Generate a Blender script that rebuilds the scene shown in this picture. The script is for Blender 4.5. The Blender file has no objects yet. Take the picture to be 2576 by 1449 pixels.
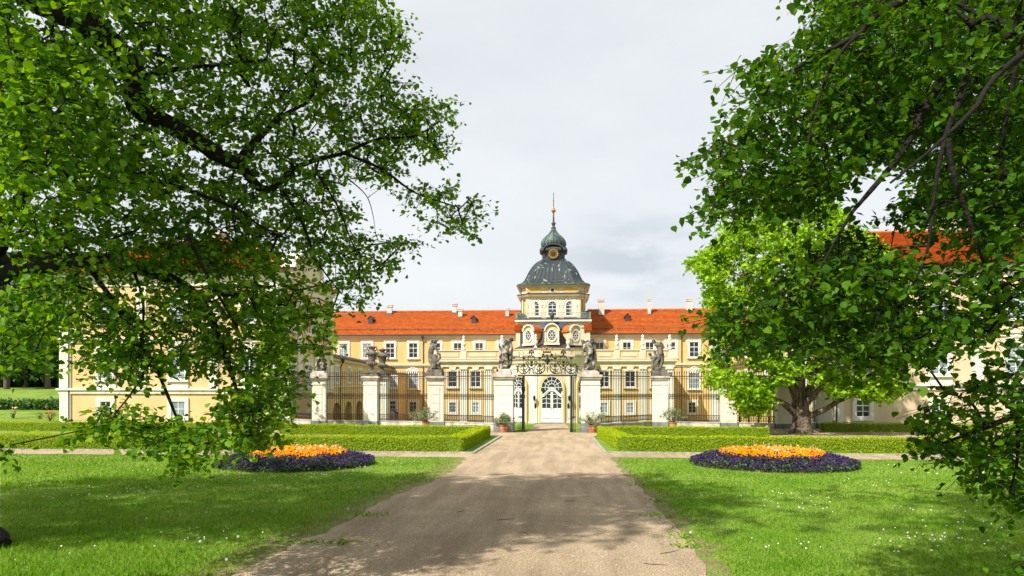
import bpy, bmesh, math, random
import numpy as np
from mathutils import Vector, Matrix
R = math.radians
sc = bpy.context.scene
random.seed(7); rng = np.random.default_rng(7)

# ---------------------------------------------------------------- camera
CZ = 2.15; FPX = 1700.0; TH = R(4.24); ST, CT = math.sin(TH), math.cos(TH); HZ = 967.0
cam = bpy.data.cameras.new('camera'); camo = bpy.data.objects.new('camera', cam)
sc.collection.objects.link(camo); sc.camera = camo
cam.sensor_width = 36; cam.lens = FPX/2576*36; cam.shift_y = (HZ-724.5)/2576
cam.clip_start = 0.1; cam.clip_end = 3000
camo.location = (0, 0, CZ); camo.rotation_euler = (R(90), 0, TH)
sc.render.resolution_x = 1024; sc.render.resolution_y = 576
sc.view_settings.view_transform = 'Standard'; sc.view_settings.look = 'None'
sc.view_settings.exposure = 0.62; sc.view_settings.gamma = 1.0

# ---------------------------------------------------------------- sun and sky
SUN_EL = 46.0; LX, LY = 0.66, 0.75           # light travels towards +X, +Y
n_ = math.hypot(LX, LY); LX /= n_; LY /= n_
ldir = Vector((LX*math.cos(R(SUN_EL)), LY*math.cos(R(SUN_EL)), -math.sin(R(SUN_EL))))
sl = bpy.data.lights.new('sun', 'SUN'); sl.energy = 5.0; sl.angle = R(0.8); sl.color = (1.0, 0.95, 0.87)
so = bpy.data.objects.new('sun', sl); sc.collection.objects.link(so)
so.rotation_euler = ldir.to_track_quat('-Z', 'Y').to_euler()
w = bpy.data.worlds.new("World"); sc.world = w; w.use_nodes = True
nt = w.node_tree; nt.nodes.clear(); N = nt.nodes.new; L = nt.links.new
out = N('ShaderNodeOutputWorld'); bg = N('ShaderNodeBackground'); bg.inputs['Strength'].default_value = 0.073
sky = N('ShaderNodeTexSky'); sky.sky_type = 'NISHITA'; sky.sun_disc = False
sky.sun_elevation = R(SUN_EL); sky.sun_rotation = math.atan2(-LX, -LY)
sky.air_density = 1.0; sky.dust_density = 2.0
tc = N('ShaderNodeTexCoord'); mp = N('ShaderNodeMapping'); mp.inputs['Scale'].default_value = (1.0, 1.0, 2.6)
no = N('ShaderNodeTexNoise'); no.inputs['Scale'].default_value = 1.9; no.inputs['Detail'].default_value = 7; no.inputs['Roughness'].default_value = 0.55
rp = N('ShaderNodeValToRGB'); rp.color_ramp.elements[0].position = 0.30; rp.color_ramp.elements[0].color = (7.5, 7.85, 8.2, 1)
rp.color_ramp.elements[1].position = 0.66; rp.color_ramp.elements[1].color = (9.0, 9.2, 9.35, 1)
mx = N('ShaderNodeMix'); mx.data_type = 'RGBA'; mx.inputs[0].default_value = 0.86
L(tc.outputs['Generated'], mp.inputs['Vector']); L(mp.outputs[0], no.inputs['Vector']); L(no.outputs['Fac'], rp.inputs[0])
cd = Vector((-FPX*ST+(1590-1288)*CT, FPX*CT+(1590-1288)*ST, HZ-655)).normalized()      # a soft grey cloud low in the sky, right of the tower
vs = N('ShaderNodeMapping'); vs.inputs['Scale'].default_value = (1, 1, 1.9); vd = N('ShaderNodeVectorMath'); vd.operation = 'DISTANCE'; vd.inputs[1].default_value = (cd.x, cd.y, cd.z*1.9)
n3 = N('ShaderNodeTexNoise'); n3.inputs['Scale'].default_value = 9; n3.inputs['Detail'].default_value = 8; m3 = N('ShaderNodeMapRange'); m3.inputs['From Min'].default_value = .17; m3.inputs['From Max'].default_value = .0; m4 = N('ShaderNodeMapRange'); m4.inputs['From Min'].default_value = .42; m4.inputs['From Max'].default_value = .62
m5 = N('ShaderNodeMath'); m5.operation = 'MULTIPLY'; m6 = N('ShaderNodeMath'); m6.operation = 'MULTIPLY'; m6.inputs[1].default_value = 1.3; gx = N('ShaderNodeMix'); gx.data_type = 'RGBA'; gx.inputs[7].default_value = (6.2, 6.7, 7.2, 1)
L(tc.outputs['Generated'], vs.inputs[0]); L(vs.outputs[0], vd.inputs[0]); L(vd.outputs['Value'], m3.inputs[0]); L(mp.outputs[0], n3.inputs['Vector']); L(n3.outputs['Fac'], m4.inputs[0]); L(m3.outputs[0], m5.inputs[0]); L(m4.outputs[0], m5.inputs[1]); L(m5.outputs[0], m6.inputs[0]); L(m6.outputs[0], gx.inputs[0]); L(rp.outputs[0], gx.inputs[6])
L(sky.outputs[0], mx.inputs[6]); L(gx.outputs[2], mx.inputs[7]); L(mx.outputs[2], bg.inputs['Color']); L(bg.outputs[0], out.inputs['Surface'])

# ---------------------------------------------------------------- measuring helpers (photo pixel on a known plane -> metres)
def ray(x, y):
    return (-FPX*ST+(x-1288)*CT, FPX*CT+(x-1288)*ST, HZ-y)
def W(x, y, Y):
    a, b, c = ray(x, y); k = Y/b; return Vector((a*k, Y, CZ+c*k))
def WX(x, y, X):
    a, b, c = ray(x, y); k = X/a; return Vector((X, b*k, CZ+c*k))
def U(x, Y): return W(x, 0, Y).x
def Z(y, Y, x=1389): return W(x, y, Y).z
HK = [(-40, 2.15-0.02235*40), (44, 2.15+0.02235*44), (53, 3.2), (59, 3.47), (75, 4.5), (95, 5.3), (130, 5.3), (600, 5.3)]
HL = [(-40, 2.15-0.02235*40), (44, 2.15+0.02235*44), (56, 3.15), (70, 2.6), (100, 1.0), (112, 0.75), (600, -6)]
def itp(t, K):
    for (a, p), (b, q) in zip(K, K[1:]):
        if t <= b: return p+(q-p)*(t-a)/(b-a)
    return K[-1][1]
def gz(X, Y):
    h = itp(Y, HK)
    if X < -43.5:
        t = min(1, (-43.5-X)/7); t = t*t*(3-2*t); h = h*(1-t)+itp(Y, HL)*t
    return CZ-h
def G(x, y):                                  # ground point on the front slope
    a, b, c = ray(x, y); Y = 2.15*b/(y-HZ-0.02235*b); return Vector((a/b*Y, Y, gz(0, Y)))

# ---------------------------------------------------------------- object helpers
def link(o): sc.collection.objects.link(o); return o
def tag(o, label=None, cat=None, group=None, kind=None):
    if label: o['label'] = label
    if cat: o['category'] = cat
    if group: o['group'] = group
    if kind: o['kind'] = kind
    return o
def thing(name, loc, label, cat, group=None, rz=0):
    o = link(bpy.data.objects.new(name, None)); o.location = loc; o.rotation_euler.z = rz; o.empty_display_size = 0.3
    return tag(o, label, cat, group)
def wloc(o):
    v = Vector(o.location)
    while o.parent: o = o.parent; v = v+Vector(o.location)
    return v
class MB:
    def __init__(s): s.v = []; s.f = []
    def quad(s, a, b, c, d):
        n = len(s.v); s.v += [tuple(a), tuple(b), tuple(c), tuple(d)]; s.f.append((n, n+1, n+2, n+3))
    def poly(s, pts): n = len(s.v); s.v += [tuple(p) for p in pts]; s.f.append(tuple(range(n, n+len(pts))))
    def box(s, x0, x1, y0, y1, z0, z1):
        n = len(s.v); s.v += [(x, y, z) for z in (z0, z1) for y in (y0, y1) for x in (x0, x1)]
        s.f += [tuple(n+i for i in q) for q in ((0, 2, 3, 1), (4, 5, 7, 6), (0, 1, 5, 4), (2, 6, 7, 3), (0, 4, 6, 2), (1, 3, 7, 5))]
    def fbox(s, F, u0, u1, n0, n1, z0, z1):       # box in a facade frame: u along wall, n outwards
        n = len(s.v); s.v += [F.p(u, m, z) for z in (z0, z1) for m in (n0, n1) for u in (u0, u1)]
        s.f += [tuple(n+i for i in q) for q in ((0, 2, 3, 1), (4, 5, 7, 6), (0, 1, 5, 4), (2, 6, 7, 3), (0, 4, 6, 2), (1, 3, 7, 5))]
    def fprism(s, F, pts, n0, n1):               # outline (u,z) extruded along the normal
        n = len(s.v); k = len(pts); s.v += [F.p(u, n0, z) for u, z in pts]+[F.p(u, n1, z) for u, z in pts]
        s.f.append(tuple(range(n, n+k))); s.f.append(tuple(range(n+2*k-1, n+k-1, -1)))
        for i in range(k): j = (i+1) % k; s.f.append((n+i, n+j, n+k+j, n+k+i))
    def strip(s, F, inner, outer, n0, n1):       # ring strip between two equal-length (u,z) lines
        k = len(inner)
        for a, b in zip(range(k-1), range(1, k)):
            for m, fl in ((n1, 1),):
                s.quad(F.p(inner[a][0], m, inner[a][1]), F.p(inner[b][0], m, inner[b][1]), F.p(outer[b][0], m, outer[b][1]), F.p(outer[a][0], m, outer[a][1]))
            s.quad(F.p(*oz(outer[a], n0)), F.p(*oz(outer[b], n0)), F.p(*oz(outer[b], n1)), F.p(*oz(outer[a], n1)))
            s.quad(F.p(*oz(inner[a], n0)), F.p(*oz(inner[b], n0)), F.p(*oz(inner[b], n1)), F.p(*oz(inner[a], n1)))
    def tube(s, pts, rad, n=6, cap=True):
        pts = [Vector(p) for p in pts]; k = len(pts)
        if not hasattr(rad, '__len__'): rad = [rad]*k
        b0 = len(s.v); up = Vector((0, 0, 1)); prev = None
        for i, p in enumerate(pts):
            t = (pts[min(i+1, k-1)]-pts[max(i-1, 0)])
            if t.length < 1e-9: t = up.copy()
            t.normalize()
            if prev is None:
                a = t.cross(Vector((0, 0, 1)) if abs(t.z) < .9 else Vector((1, 0, 0))); a.normalize()
            else:
                a = prev-t*prev.dot(t)
                if a.length < 1e-6: a = t.orthogonal()
                a.normalize()
            prev = a; b = t.cross(a)
            for j in range(n):
                an = 2*math.pi*j/n; s.v.append(tuple(p+(a*math.cos(an)+b*math.sin(an))*rad[i]))
        for i in range(k-1):
            for j in range(n):
                s.f.append((b0+i*n+j, b0+i*n+(j+1) % n, b0+(i+1)*n+(j+1) % n, b0+(i+1)*n+j))
        if cap: s.f.append(tuple(b0+j for j in range(n))[::-1]); s.f.append(tuple(b0+(k-1)*n+j for j in range(n)))
    def lathe(s, prof, c, n=16, ph=0, sx=1, sy=1, sq=None):
        b0 = len(s.v); k = len(prof)
        for r, z in prof:
            for j in range(n):
                an = 2*math.pi*(j+.5)/n+ph
                s.v.append((c[0]+r*math.cos(an)*sx, c[1]+r*math.sin(an)*sy, c[2]+z))
        for i in range(k-1):
            for j in range(n): s.f.append((b0+i*n+j, b0+i*n+(j+1) % n, b0+(i+1)*n+(j+1) % n, b0+(i+1)*n+j))
        s.f.append(tuple(b0+j for j in range(n))[::-1]); s.f.append(tuple(b0+(k-1)*n+j for j in range(n)))
    def rings(s, rings, cap=True):
        b0 = len(s.v); n = len(rings[0])
        for r in rings: s.v += [tuple(p) for p in r]
        for i in range(len(rings)-1):
            for j in range(n): s.f.append((b0+i*n+j, b0+i*n+(j+1) % n, b0+(i+1)*n+(j+1) % n, b0+(i+1)*n+j))
        if cap: s.f.append(tuple(b0+j for j in range(n))[::-1]); s.f.append(tuple(b0+(len(rings)-1)*n+j for j in range(n)))
    def blob(s, c, r, nu=8, nv=5):
        if not hasattr(r, '__len__'): r = (r, r, r)
        pr = [[(c[0]+r[0]*math.sin(a)*math.cos(2*math.pi*j/nu), c[1]+r[1]*math.sin(a)*math.sin(2*math.pi*j/nu), c[2]+r[2]*-math.cos(a)) for j in range(nu)]
              for a in [math.pi*max(.04, min(.96, i/nv)) for i in range(nv+1)]]
        s.rings(pr)
    def build(s, name, m, parent=None, smooth=False, bevel=0):
        o0 = wloc(parent) if parent else Vector((0, 0, 0))
        me = bpy.data.meshes.new(name); me.from_pydata([tuple(Vector(v)-o0) for v in s.v], [], s.f)
        me.materials.append(M[m]); me.update()
        bm = bmesh.new(); bm.from_mesh(me); bmesh.ops.recalc_face_normals(bm, faces=bm.faces); bm.to_mesh(me); bm.free()
        if smooth: me.polygons.foreach_set('use_smooth', [True]*len(me.polygons))
        o = link(bpy.data.objects.new(name, me))
        if parent: o.parent = parent
        if bevel:
            b = o.modifiers.new('bevel', 'BEVEL'); b.width = bevel; b.segments = 2; b.limit_method = 'ANGLE'
        return o
def oz(uz, n): return (uz[0], n, uz[1])
class Fr:
    def __init__(s, o, u, n): s.o = Vector(o); s.u = Vector(u); s.n = Vector(n)
    def p(s, u, n, z): q = s.o+s.u*u+s.n*n; return (q.x, q.y, z)
def copy_tree(o, parent=None):
    c = o.copy(); link(c); c.parent = parent
    for ch in list(o.children): copy_tree(ch, c)
    return c
def npmesh(name, V, F4, m, parent=None, smooth=False):
    """fast mesh from a vertex array and a quad / tri index array"""
    me = bpy.data.meshes.new(name); V = np.asarray(V, dtype=np.float32); F4 = np.asarray(F4, dtype=np.int32)
    if parent: V = V-np.array(wloc(parent), dtype=np.float32)
    k = F4.shape[1]; me.vertices.add(len(V)); me.vertices.foreach_set('co', V.ravel())
    me.loops.add(F4.size); me.loops.foreach_set('vertex_index', F4.ravel())
    me.polygons.add(len(F4)); me.polygons.foreach_set('loop_start', np.arange(0, F4.size, k, dtype=np.int32))
    me.update(calc_edges=True)
    for mm in (m if isinstance(m, (list, tuple)) else [m]): me.materials.append(M[mm])
    if smooth: me.polygons.foreach_set('use_smooth', [True]*len(F4))
    o = link(bpy.data.objects.new(name, me))
    if parent: o.parent = parent
    return o

# ---------------------------------------------------------------- materials
M = {}
def mat(name, col, rough=.85, noise=0, nscale=3, col2=None, bump=0, bscale=30, metal=0, spec=.3, rnd=0, trans=0, detail=5, streak=None, ramp=(.35, .65)):
    m = bpy.data.materials.new(name); m.use_nodes = True; t = m.node_tree; n = t.nodes; b = n['Principled BSDF']; M[name] = m
    b.inputs['Roughness'].default_value = rough; b.inputs['Metallic'].default_value = metal; b.inputs['Specular IOR Level'].default_value = spec
    b.inputs['Base Color'].default_value = (*col, 1)
    tc = n.new('ShaderNodeTexCoord'); last = None
    if noise or col2:
        mpn = n.new('ShaderNodeMapping'); mpn.inputs['Scale'].default_value = streak or (1, 1, 1)
        no = n.new('ShaderNodeTexNoise'); no.inputs['Scale'].default_value = nscale; no.inputs['Detail'].default_value = detail; no.inputs['Roughness'].default_value = .6
        r = n.new('ShaderNodeValToRGB'); r.color_ramp.elements[0].position = ramp[0]; r.color_ramp.elements[1].position = ramp[1]
        c2 = col2 or tuple(c*(1-noise) for c in col)
        r.color_ramp.elements[0].color = (*c2, 1); r.color_ramp.elements[1].color = (*col, 1)
        t.links.new(tc.outputs['Object'], mpn.inputs[0]); t.links.new(mpn.outputs[0], no.inputs['Vector']); t.links.new(no.outputs['Fac'], r.inputs[0]); last = r.outputs[0]
        t.links.new(last, b.inputs['Base Color'])
    if rnd:
        g = n.new('ShaderNodeNewGeometry'); r2 = n.new('ShaderNodeHueSaturation')
        mr = n.new('ShaderNodeMapRange'); mr.inputs['To Min'].default_value = 1-rnd; mr.inputs['To Max'].default_value = 1+rnd
        mh = n.new('ShaderNodeMapRange'); mh.inputs['To Min'].default_value = .5+.035*rnd; mh.inputs['To Max'].default_value = .5-.05*rnd
        t.links.new(g.outputs['Random Per Island'], mr.inputs[0]); t.links.new(g.outputs['Random Per Island'], mh.inputs[0])
        t.links.new(mr.outputs[0], r2.inputs['Value']); t.links.new(mh.outputs[0], r2.inputs['Hue'])
        if last: t.links.new(last, r2.inputs['Color'])
        else: r2.inputs['Color'].default_value = (*col, 1)
        t.links.new(r2.outputs[0], b.inputs['Base Color']); last = r2.outputs[0]
    if bump:
        nb = n.new('ShaderNodeTexNoise'); nb.inputs['Scale'].default_value = bscale; nb.inputs['Detail'].default_value = 6
        bp = n.new('ShaderNodeBump'); bp.inputs['Strength'].default_value = 1; bp.inputs['Distance'].default_value = bump
        t.links.new(tc.outputs['Object'], nb.inputs['Vector']); t.links.new(nb.outputs['Fac'], bp.inputs['Height']); t.links.new(bp.outputs[0], b.inputs['Normal'])
    if trans:
        tr = n.new('ShaderNodeBsdfTranslucent'); ms = n.new('ShaderNodeMixShader'); ms.inputs[0].default_value = trans
        hs = n.new('ShaderNodeHueSaturation'); hs.inputs['Value'].default_value = 1.35; hs.inputs['Saturation'].default_value = 1.12; hs.inputs['Hue'].default_value = .485
        if last: t.links.new(last, hs.inputs['Color'])
        else: hs.inputs['Color'].default_value = (*col, 1)
        t.links.new(hs.outputs[0], tr.inputs['Color']); o = n['Material Output']
        t.links.new(b.outputs[0], ms.inputs[1]); t.links.new(tr.outputs[0], ms.inputs[2]); t.links.new(ms.outputs[0], o.inputs['Surface'])
    return m
mat('stucco_yellow', (.64, .45, .185), .9, nscale=.9, streak=(1, 1, .28), col2=(.555, .385, .15), ramp=(.33, .6), detail=9, bump=.01, bscale=14)
mat('stucco_peach', (.68, .46, .23), .9, nscale=.8, streak=(1, 1, .3), col2=(.60, .40, .195), bump=.01, bscale=14)
mat('stucco_pale', (.67, .51, .33), .9, nscale=.8, streak=(1, 1, .3), col2=(.58, .44, .28), bump=.01, bscale=14)
mat('stucco_cream', (.66, .575, .42), .9, nscale=1.1, streak=(1, 1, .25), col2=(.56, .48, .34), bump=.006, bscale=20)
mat('stucco_gold', (.66, .42, .11), .9, nscale=1, col2=(.58, .36, .09), streak=(1, 1, .3))
mat('stucco_white', (.70, .655, .56), .9, nscale=1.2, streak=(1, 1, .22), col2=(.58, .535, .44), ramp=(.32, .55), bump=.006, bscale=20)
mat('white_paint', (.72, .73, .73), .5)
mat('glass_dark', (.035, .045, .05), .08, spec=.6, noise=.5, nscale=.8)
mat('glass_pale', (.30, .36, .40), .15, spec=.6, col2=(.12, .15, .17), nscale=1.1)
mat('glass_red', (.35, .09, .05), .3, spec=.4)
mat('opening_shade', (.06, .05, .04), .9)  # colour stands in for the shade inside an opening
mat('lead_dark', (.06, .065, .075), .55, noise=.4, nscale=2)
mat('slate_brown', (.085, .055, .05), .6, col2=(.045, .035, .035), nscale=4, bump=.02, bscale=9)
mat('copper_dome', (.028, .038, .044), .5, col2=(.24, .34, .27), nscale=1.0, streak=(2.2, 2.2, .30), ramp=(.34, .42), detail=8)
mat('copper_green', (.12, .17, .14), .6, col2=(.035, .05, .048), nscale=1.7, streak=(1.6, 1.6, .4), ramp=(.44, .62))
mat('copper_edge', (.23, .34, .27), .6, noise=.5, nscale=3)
mat('gold', (.42, .24, .05), .4, metal=.35, noise=.4, nscale=9)
mat('iron', (.022, .016, .014), .6, noise=.5, nscale=6, spec=.3)
mat('rust_iron', (.060, .032, .025), .7, noise=.5, nscale=5)
mat('stone_dark', (.21, .185, .15), .95, col2=(.05, .045, .04), nscale=2.6, bump=.05, bscale=9, ramp=(.36, .62), detail=8)
mat('stone_mixed', (.38, .34, .28), .95, col2=(.04, .036, .032), nscale=3.2, bump=.05, bscale=9, ramp=(.47, .60), detail=8)
mat('stone_plinth', (.26, .26, .27), .9, col2=(.13, .13, .14), nscale=1.8, bump=.02, bscale=8)
mat('stone_pale', (.60, .54, .46), .9, col2=(.30, .26, .22), nscale=1.7, streak=(1, 1, .35), bump=.02, bscale=8)
mat('chimney', (.68, .58, .52), .9, noise=.25, nscale=2)
mat('terracotta', (.48, .16, .045), .8, noise=.3, nscale=8)
mat('flashing', (.10, .11, .12), .6)
mat('worn_grass', (.19, .23, .05), .95, col2=(.20, .13, .075), nscale=5, bump=.04, bscale=30, ramp=(.42, .56))
mat('kerb', (.42, .38, .32), .9, noise=.4, nscale=5, bump=.02, bscale=12)
mat('leaf_linden', (.100, .245, .010), .55, rnd=.5, trans=.48, spec=.2)
mat('leaf_linden_dark', (.048, .142, .005), .6, rnd=.5, trans=.42, spec=.12)
mat('leaf_oak', (.23, .42, .015), .6, rnd=.35, trans=.36, spec=.15)
mat('leaf_hedge', (.31, .41, .010), .7, rnd=.35, trans=.3, spec=.1)
mat('hedge_core', (.20, .29, .012), .9, col2=(.08, .13, .008), nscale=14, bump=.05, bscale=25)
mat('leaf_far', (.07, .16, .03), .7, rnd=.4, trans=.2)
mat('leaf_olive', (.20, .27, .12), .6, rnd=.4, trans=.15)
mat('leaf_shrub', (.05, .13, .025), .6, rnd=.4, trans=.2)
mat('bark', (.017, .013, .010), .95, noise=.5, nscale=9, bump=.04, bscale=22, streak=(1, 1, .25))
mat('bark_oak', (.20, .15, .11), .95, col2=(.055, .04, .03), nscale=3.5, bump=.12, bscale=7, streak=(1.6, 1.6, .3), ramp=(.38, .6))
mat('bark_far', (.14, .11, .085), .95, noise=.5, nscale=3)
mat('grass_blade', (.185, .315, .038), .7, rnd=.40, trans=.35, spec=.08, col2=(.10, .25, .010), nscale=.55, ramp=(.36, .62))
mat('daisy', (.85, .85, .80), .7)
mat('yellow_flower', (.75, .50, .03), .7)
mat('seed_head', (.62, .62, .58), .9, trans=.3)
mat('petal_purple', (.042, .016, .070), .7, rnd=.85, trans=.1, spec=.05)
mat('petal_orange', (.74, .27, .0005), .8, rnd=.4, trans=.1, spec=.03)
mat('petal_pale', (.72, .45, .25), .7, rnd=.2, trans=.2)
mat('petal_red', (.6, .03, .02), .7, rnd=.3)
mat('gravel_dark', (.36, .29, .21), .9, rnd=.35, spec=.1)
mat('soil', (.05, .035, .022), .95, noise=.4, nscale=9, bump=.04, bscale=20)
mat('skin', (.55, .33, .23), .6)
mat('cloth_blue', (.25, .42, .55), .9); mat('cloth_dark', (.03, .03, .045), .9); mat('denim', (.07, .11, .19), .9)
mat('hair', (.05, .03, .02), .7)

def ground_material():
    m = bpy.data.materials.new('lawn_ground'); M['lawn_ground'] = m; m.use_nodes = True; t = m.node_tree; n = t.nodes; b = n['Principled BSDF']
    tc = n.new('ShaderNodeTexCoord'); b.inputs['Roughness'].default_value = .9; b.inputs['Specular IOR Level'].default_value = .1
    def noise(s, d=6): q = n.new('ShaderNodeTexNoise'); q.inputs['Scale'].default_value = s; q.inputs['Detail'].default_value = d; t.links.new(tc.outputs['Object'], q.inputs['Vector']); return q
    n1 = noise(.45); n2 = noise(16, 8)
    r1 = n.new('ShaderNodeValToRGB'); r1.color_ramp.elements[0].position = .33; r1.color_ramp.elements[0].color = (.11, .22, .012, 1)
    r1.color_ramp.elements[1].position = .68; r1.color_ramp.elements[1].color = (.24, .32, .060, 1)
    r2 = n.new('ShaderNodeValToRGB'); r2.color_ramp.elements[0].position = .3; r2.color_ramp.elements[0].color = (.55, .55, .55, 1); r2.color_ramp.elements[1].position = .7; r2.color_ramp.elements[1].color = (1.15, 1.15, 1.15, 1)
    mu = n.new('ShaderNodeMix'); mu.data_type = 'RGBA'; mu.blend_type = 'MULTIPLY'; mu.inputs[0].default_value = 1
    t.links.new(n1.outputs['Fac'], r1.inputs[0]); t.links.new(n2.outputs['Fac'], r2.inputs[0]); t.links.new(r1.outputs[0], mu.inputs[6]); t.links.new(r2.outputs[0], mu.inputs[7]); t.links.new(mu.outputs[2], b.inputs['Base Color'])
    bp = n.new('ShaderNodeBump'); bp.inputs['Distance'].default_value = .03; t.links.new(n2.outputs['Fac'], bp.inputs['Height']); t.links.new(bp.outputs[0], b.inputs['Normal'])
ground_material()
def gravel_material():
    m = bpy.data.materials.new('gravel'); M['gravel'] = m; m.use_nodes = True; t = m.node_tree; n = t.nodes; b = n['Principled BSDF']
    tc = n.new('ShaderNodeTexCoord'); b.inputs['Roughness'].default_value = .95; b.inputs['Specular IOR Level'].default_value = .1
    def noise(s, d=6, sc_=None):
        q = n.new('ShaderNodeTexNoise'); q.inputs['Scale'].default_value = s; q.inputs['Detail'].default_value = d
        if sc_:
            mp = n.new('ShaderNodeMapping'); mp.inputs['Scale'].default_value = sc_; mp.inputs['Rotation'].default_value = (0, 0, R(-4)); t.links.new(tc.outputs['Object'], mp.inputs[0]); t.links.new(mp.outputs[0], q.inputs['Vector'])
        else: t.links.new(tc.outputs['Object'], q.inputs['Vector'])
        return q
    def ramp(q, a, ca, b_, cb):
        r = n.new('ShaderNodeValToRGB'); r.color_ramp.elements[0].position = a; r.color_ramp.elements[0].color = (*ca, 1); r.color_ramp.elements[1].position = b_; r.color_ramp.elements[1].color = (*cb, 1); t.links.new(q.outputs['Fac'], r.inputs[0]); return r
    a = ramp(noise(.7), .3, (.43, .335, .225), .7, (.53, .42, .285))
    c = ramp(noise(38, 8), .32, (.62, .60, .58), .66, (1.22, 1.2, 1.18))
    d = ramp(noise(2.6, 4, (1, .10, 1)), .38, (.84, .82, .80), .60, (1.06, 1.06, 1.06))
    mu = n.new('ShaderNodeMix'); mu.data_type = 'RGBA'; mu.blend_type = 'MULTIPLY'; mu.inputs[0].default_value = 1
    m2 = n.new('ShaderNodeMix'); m2.data_type = 'RGBA'; m2.blend_type = 'MULTIPLY'; m2.inputs[0].default_value = 1
    t.links.new(a.outputs[0], mu.inputs[6]); t.links.new(c.outputs[0], mu.inputs[7]); t.links.new(mu.outputs[2], m2.inputs[6]); t.links.new(d.outputs[0], m2.inputs[7]); t.links.new(m2.outputs[2], b.inputs['Base Color'])
    nb = noise(45, 6); bp = n.new('ShaderNodeBump'); bp.inputs['Distance'].default_value = .06; t.links.new(nb.outputs['Fac'], bp.inputs['Height']); t.links.new(bp.outputs[0], b.inputs['Normal'])
gravel_material()
def tile_material():
    m = bpy.data.materials.new('roof_tiles'); M['roof_tiles'] = m; m.use_nodes = True; t = m.node_tree; n = t.nodes; b = n['Principled BSDF']
    tc = n.new('ShaderNodeTexCoord'); b.inputs['Roughness'].default_value = .8
    g = n.new('ShaderNodeNewGeometry'); q = n.new('ShaderNodeTexNoise'); q.inputs['Scale'].default_value = 1.6; q.inputs['Detail'].default_value = 7; t.links.new(tc.outputs['Object'], q.inputs['Vector'])
    r = n.new('ShaderNodeValToRGB'); r.color_ramp.elements[0].position = .3; r.color_ramp.elements[0].color = (.37, .080, .007, 1); r.color_ramp.elements[1].position = .7; r.color_ramp.elements[1].color = (.51, .135, .012, 1)
    t.links.new(q.outputs['Fac'], r.inputs[0])
    vo = n.new('ShaderNodeTexVoronoi'); vo.inputs['Scale'].default_value = 4.2; hs = n.new('ShaderNodeHueSaturation'); mr = n.new('ShaderNodeMapRange'); mr.inputs['To Min'].default_value = .88; mr.inputs['To Max'].default_value = 1.08
    sp = n.new('ShaderNodeSeparateColor'); t.links.new(tc.outputs['Object'], vo.inputs['Vector']); t.links.new(vo.outputs['Color'], sp.inputs[0]); t.links.new(sp.outputs[0], mr.inputs[0]); t.links.new(mr.outputs[0], hs.inputs['Value'])
    t.links.new(r.outputs[0], hs.inputs['Color']); t.links.new(hs.outputs[0], b.inputs['Base Color'])
tile_material()

# ---------------------------------------------------------------- terrain
xs = sorted(set([-900, -500, -300, -200]+list(range(-150, 151, 5))+[-43.5, -50.5]+[200, 300, 500, 900])); ys = sorted(set([-60, -40, -20, 0, 20, 44, 53, 56, 59, 66, 70, 75, 80, 85, 90, 95, 100, 106, 112, 130, 160, 200, 300, 450, 600, 1500]))
mb = MB(); mb.v = [(x, y, gz(x, min(y, 600))) for y in ys for x in xs]; k = len(xs)
mb.f = [(j*k+i, j*k+i+1, (j+1)*k+i+1, (j+1)*k+i) for j in range(len(ys)-1) for i in range(k-1)]
ground = mb.build('lawn', 'lawn_ground', smooth=False); tag(ground, kind='structure')
def wob(pts, amp, step=.35, seed=1):
    """make an edge line ragged"""
    rr = random.Random(seed); o = []
    for a, b in zip(pts, pts[1:]):
        d = (b-a).length; n = max(1, int(d/step)); t = (b-a).normalized() if d else Vector((1, 0, 0)); s = Vector((-t.y, t.x, 0))
        for i in range(n): o.append(a+(b-a)*(i/n)+s*rr.uniform(-amp, amp))
    o.append(pts[-1]); return o
LE = [(560, 1475), (600, 1449), (690, 1402), (740, 1372), (870, 1318), (960, 1264), (1080, 1214), (1138, 1188), (1172, 1151.5)]
RE = [(1835, 1475), (1795, 1449), (1756, 1400), (1712, 1350), (1698, 1318), (1665, 1285), (1640, 1250), (1598, 1212), (1564, 1188), (1538, 1151.5)]
le = [G(*p) for p in LE]; re_ = [G(*p) for p in RE]
le = [Vector((le[0].x-.8, -6, gz(0, -6)))]+le; re_ = [Vector((re_[0].x+.4, -6, gz(0, -6)))]+re_
def pt(X, Y): return Vector((X, Y, gz(0, Y)))
kl1, kl2 = G(1190, 1142), G(1262, 1098); kr1, kr2 = G(1522, 1141), G(1488, 1098)
le_w = wob(le, .10, seed=2); re_w = wob(re_, .10, seed=3)
YB = 40.0
poly = le_w+wob([le[-1], pt(-70, le[-1].y-.1)], .05, .8, 4)+[pt(-70, kl1.y), kl1, kl2, pt(kl2.x-.2, YB), pt(-24, YB), pt(-24, 44), pt(70, 44), pt(70, YB), pt(kr2.x+.2, YB), kr2, kr1, pt(70, kr1.y)]+wob([pt(70, re_[-1].y-.1), re_[-1]], .05, .8, 5)+re_w[::-1]
def sheet(name, pts, m, dz=.010):
    bm = bmesh.new(); vs = [bm.verts.new((p.x, p.y, p.z+dz)) for p in pts]; f = bm.faces.new(vs); bmesh.ops.triangulate(bm, faces=[f], ngon_method='EAR_CLIP')
    bmesh.ops.recalc_face_normals(bm, faces=bm.faces)
    if sum(f.normal.z for f in bm.faces) < 0: bmesh.ops.reverse_faces(bm, faces=bm.faces)
    me = bpy.data.meshes.new(name); bm.to_mesh(me); bm.free(); me.materials.append(M[m]); o = link(bpy.data.objects.new(name, me)); return tag(o, kind='structure')
sheet('gravel_path', poly, 'gravel')
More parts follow.
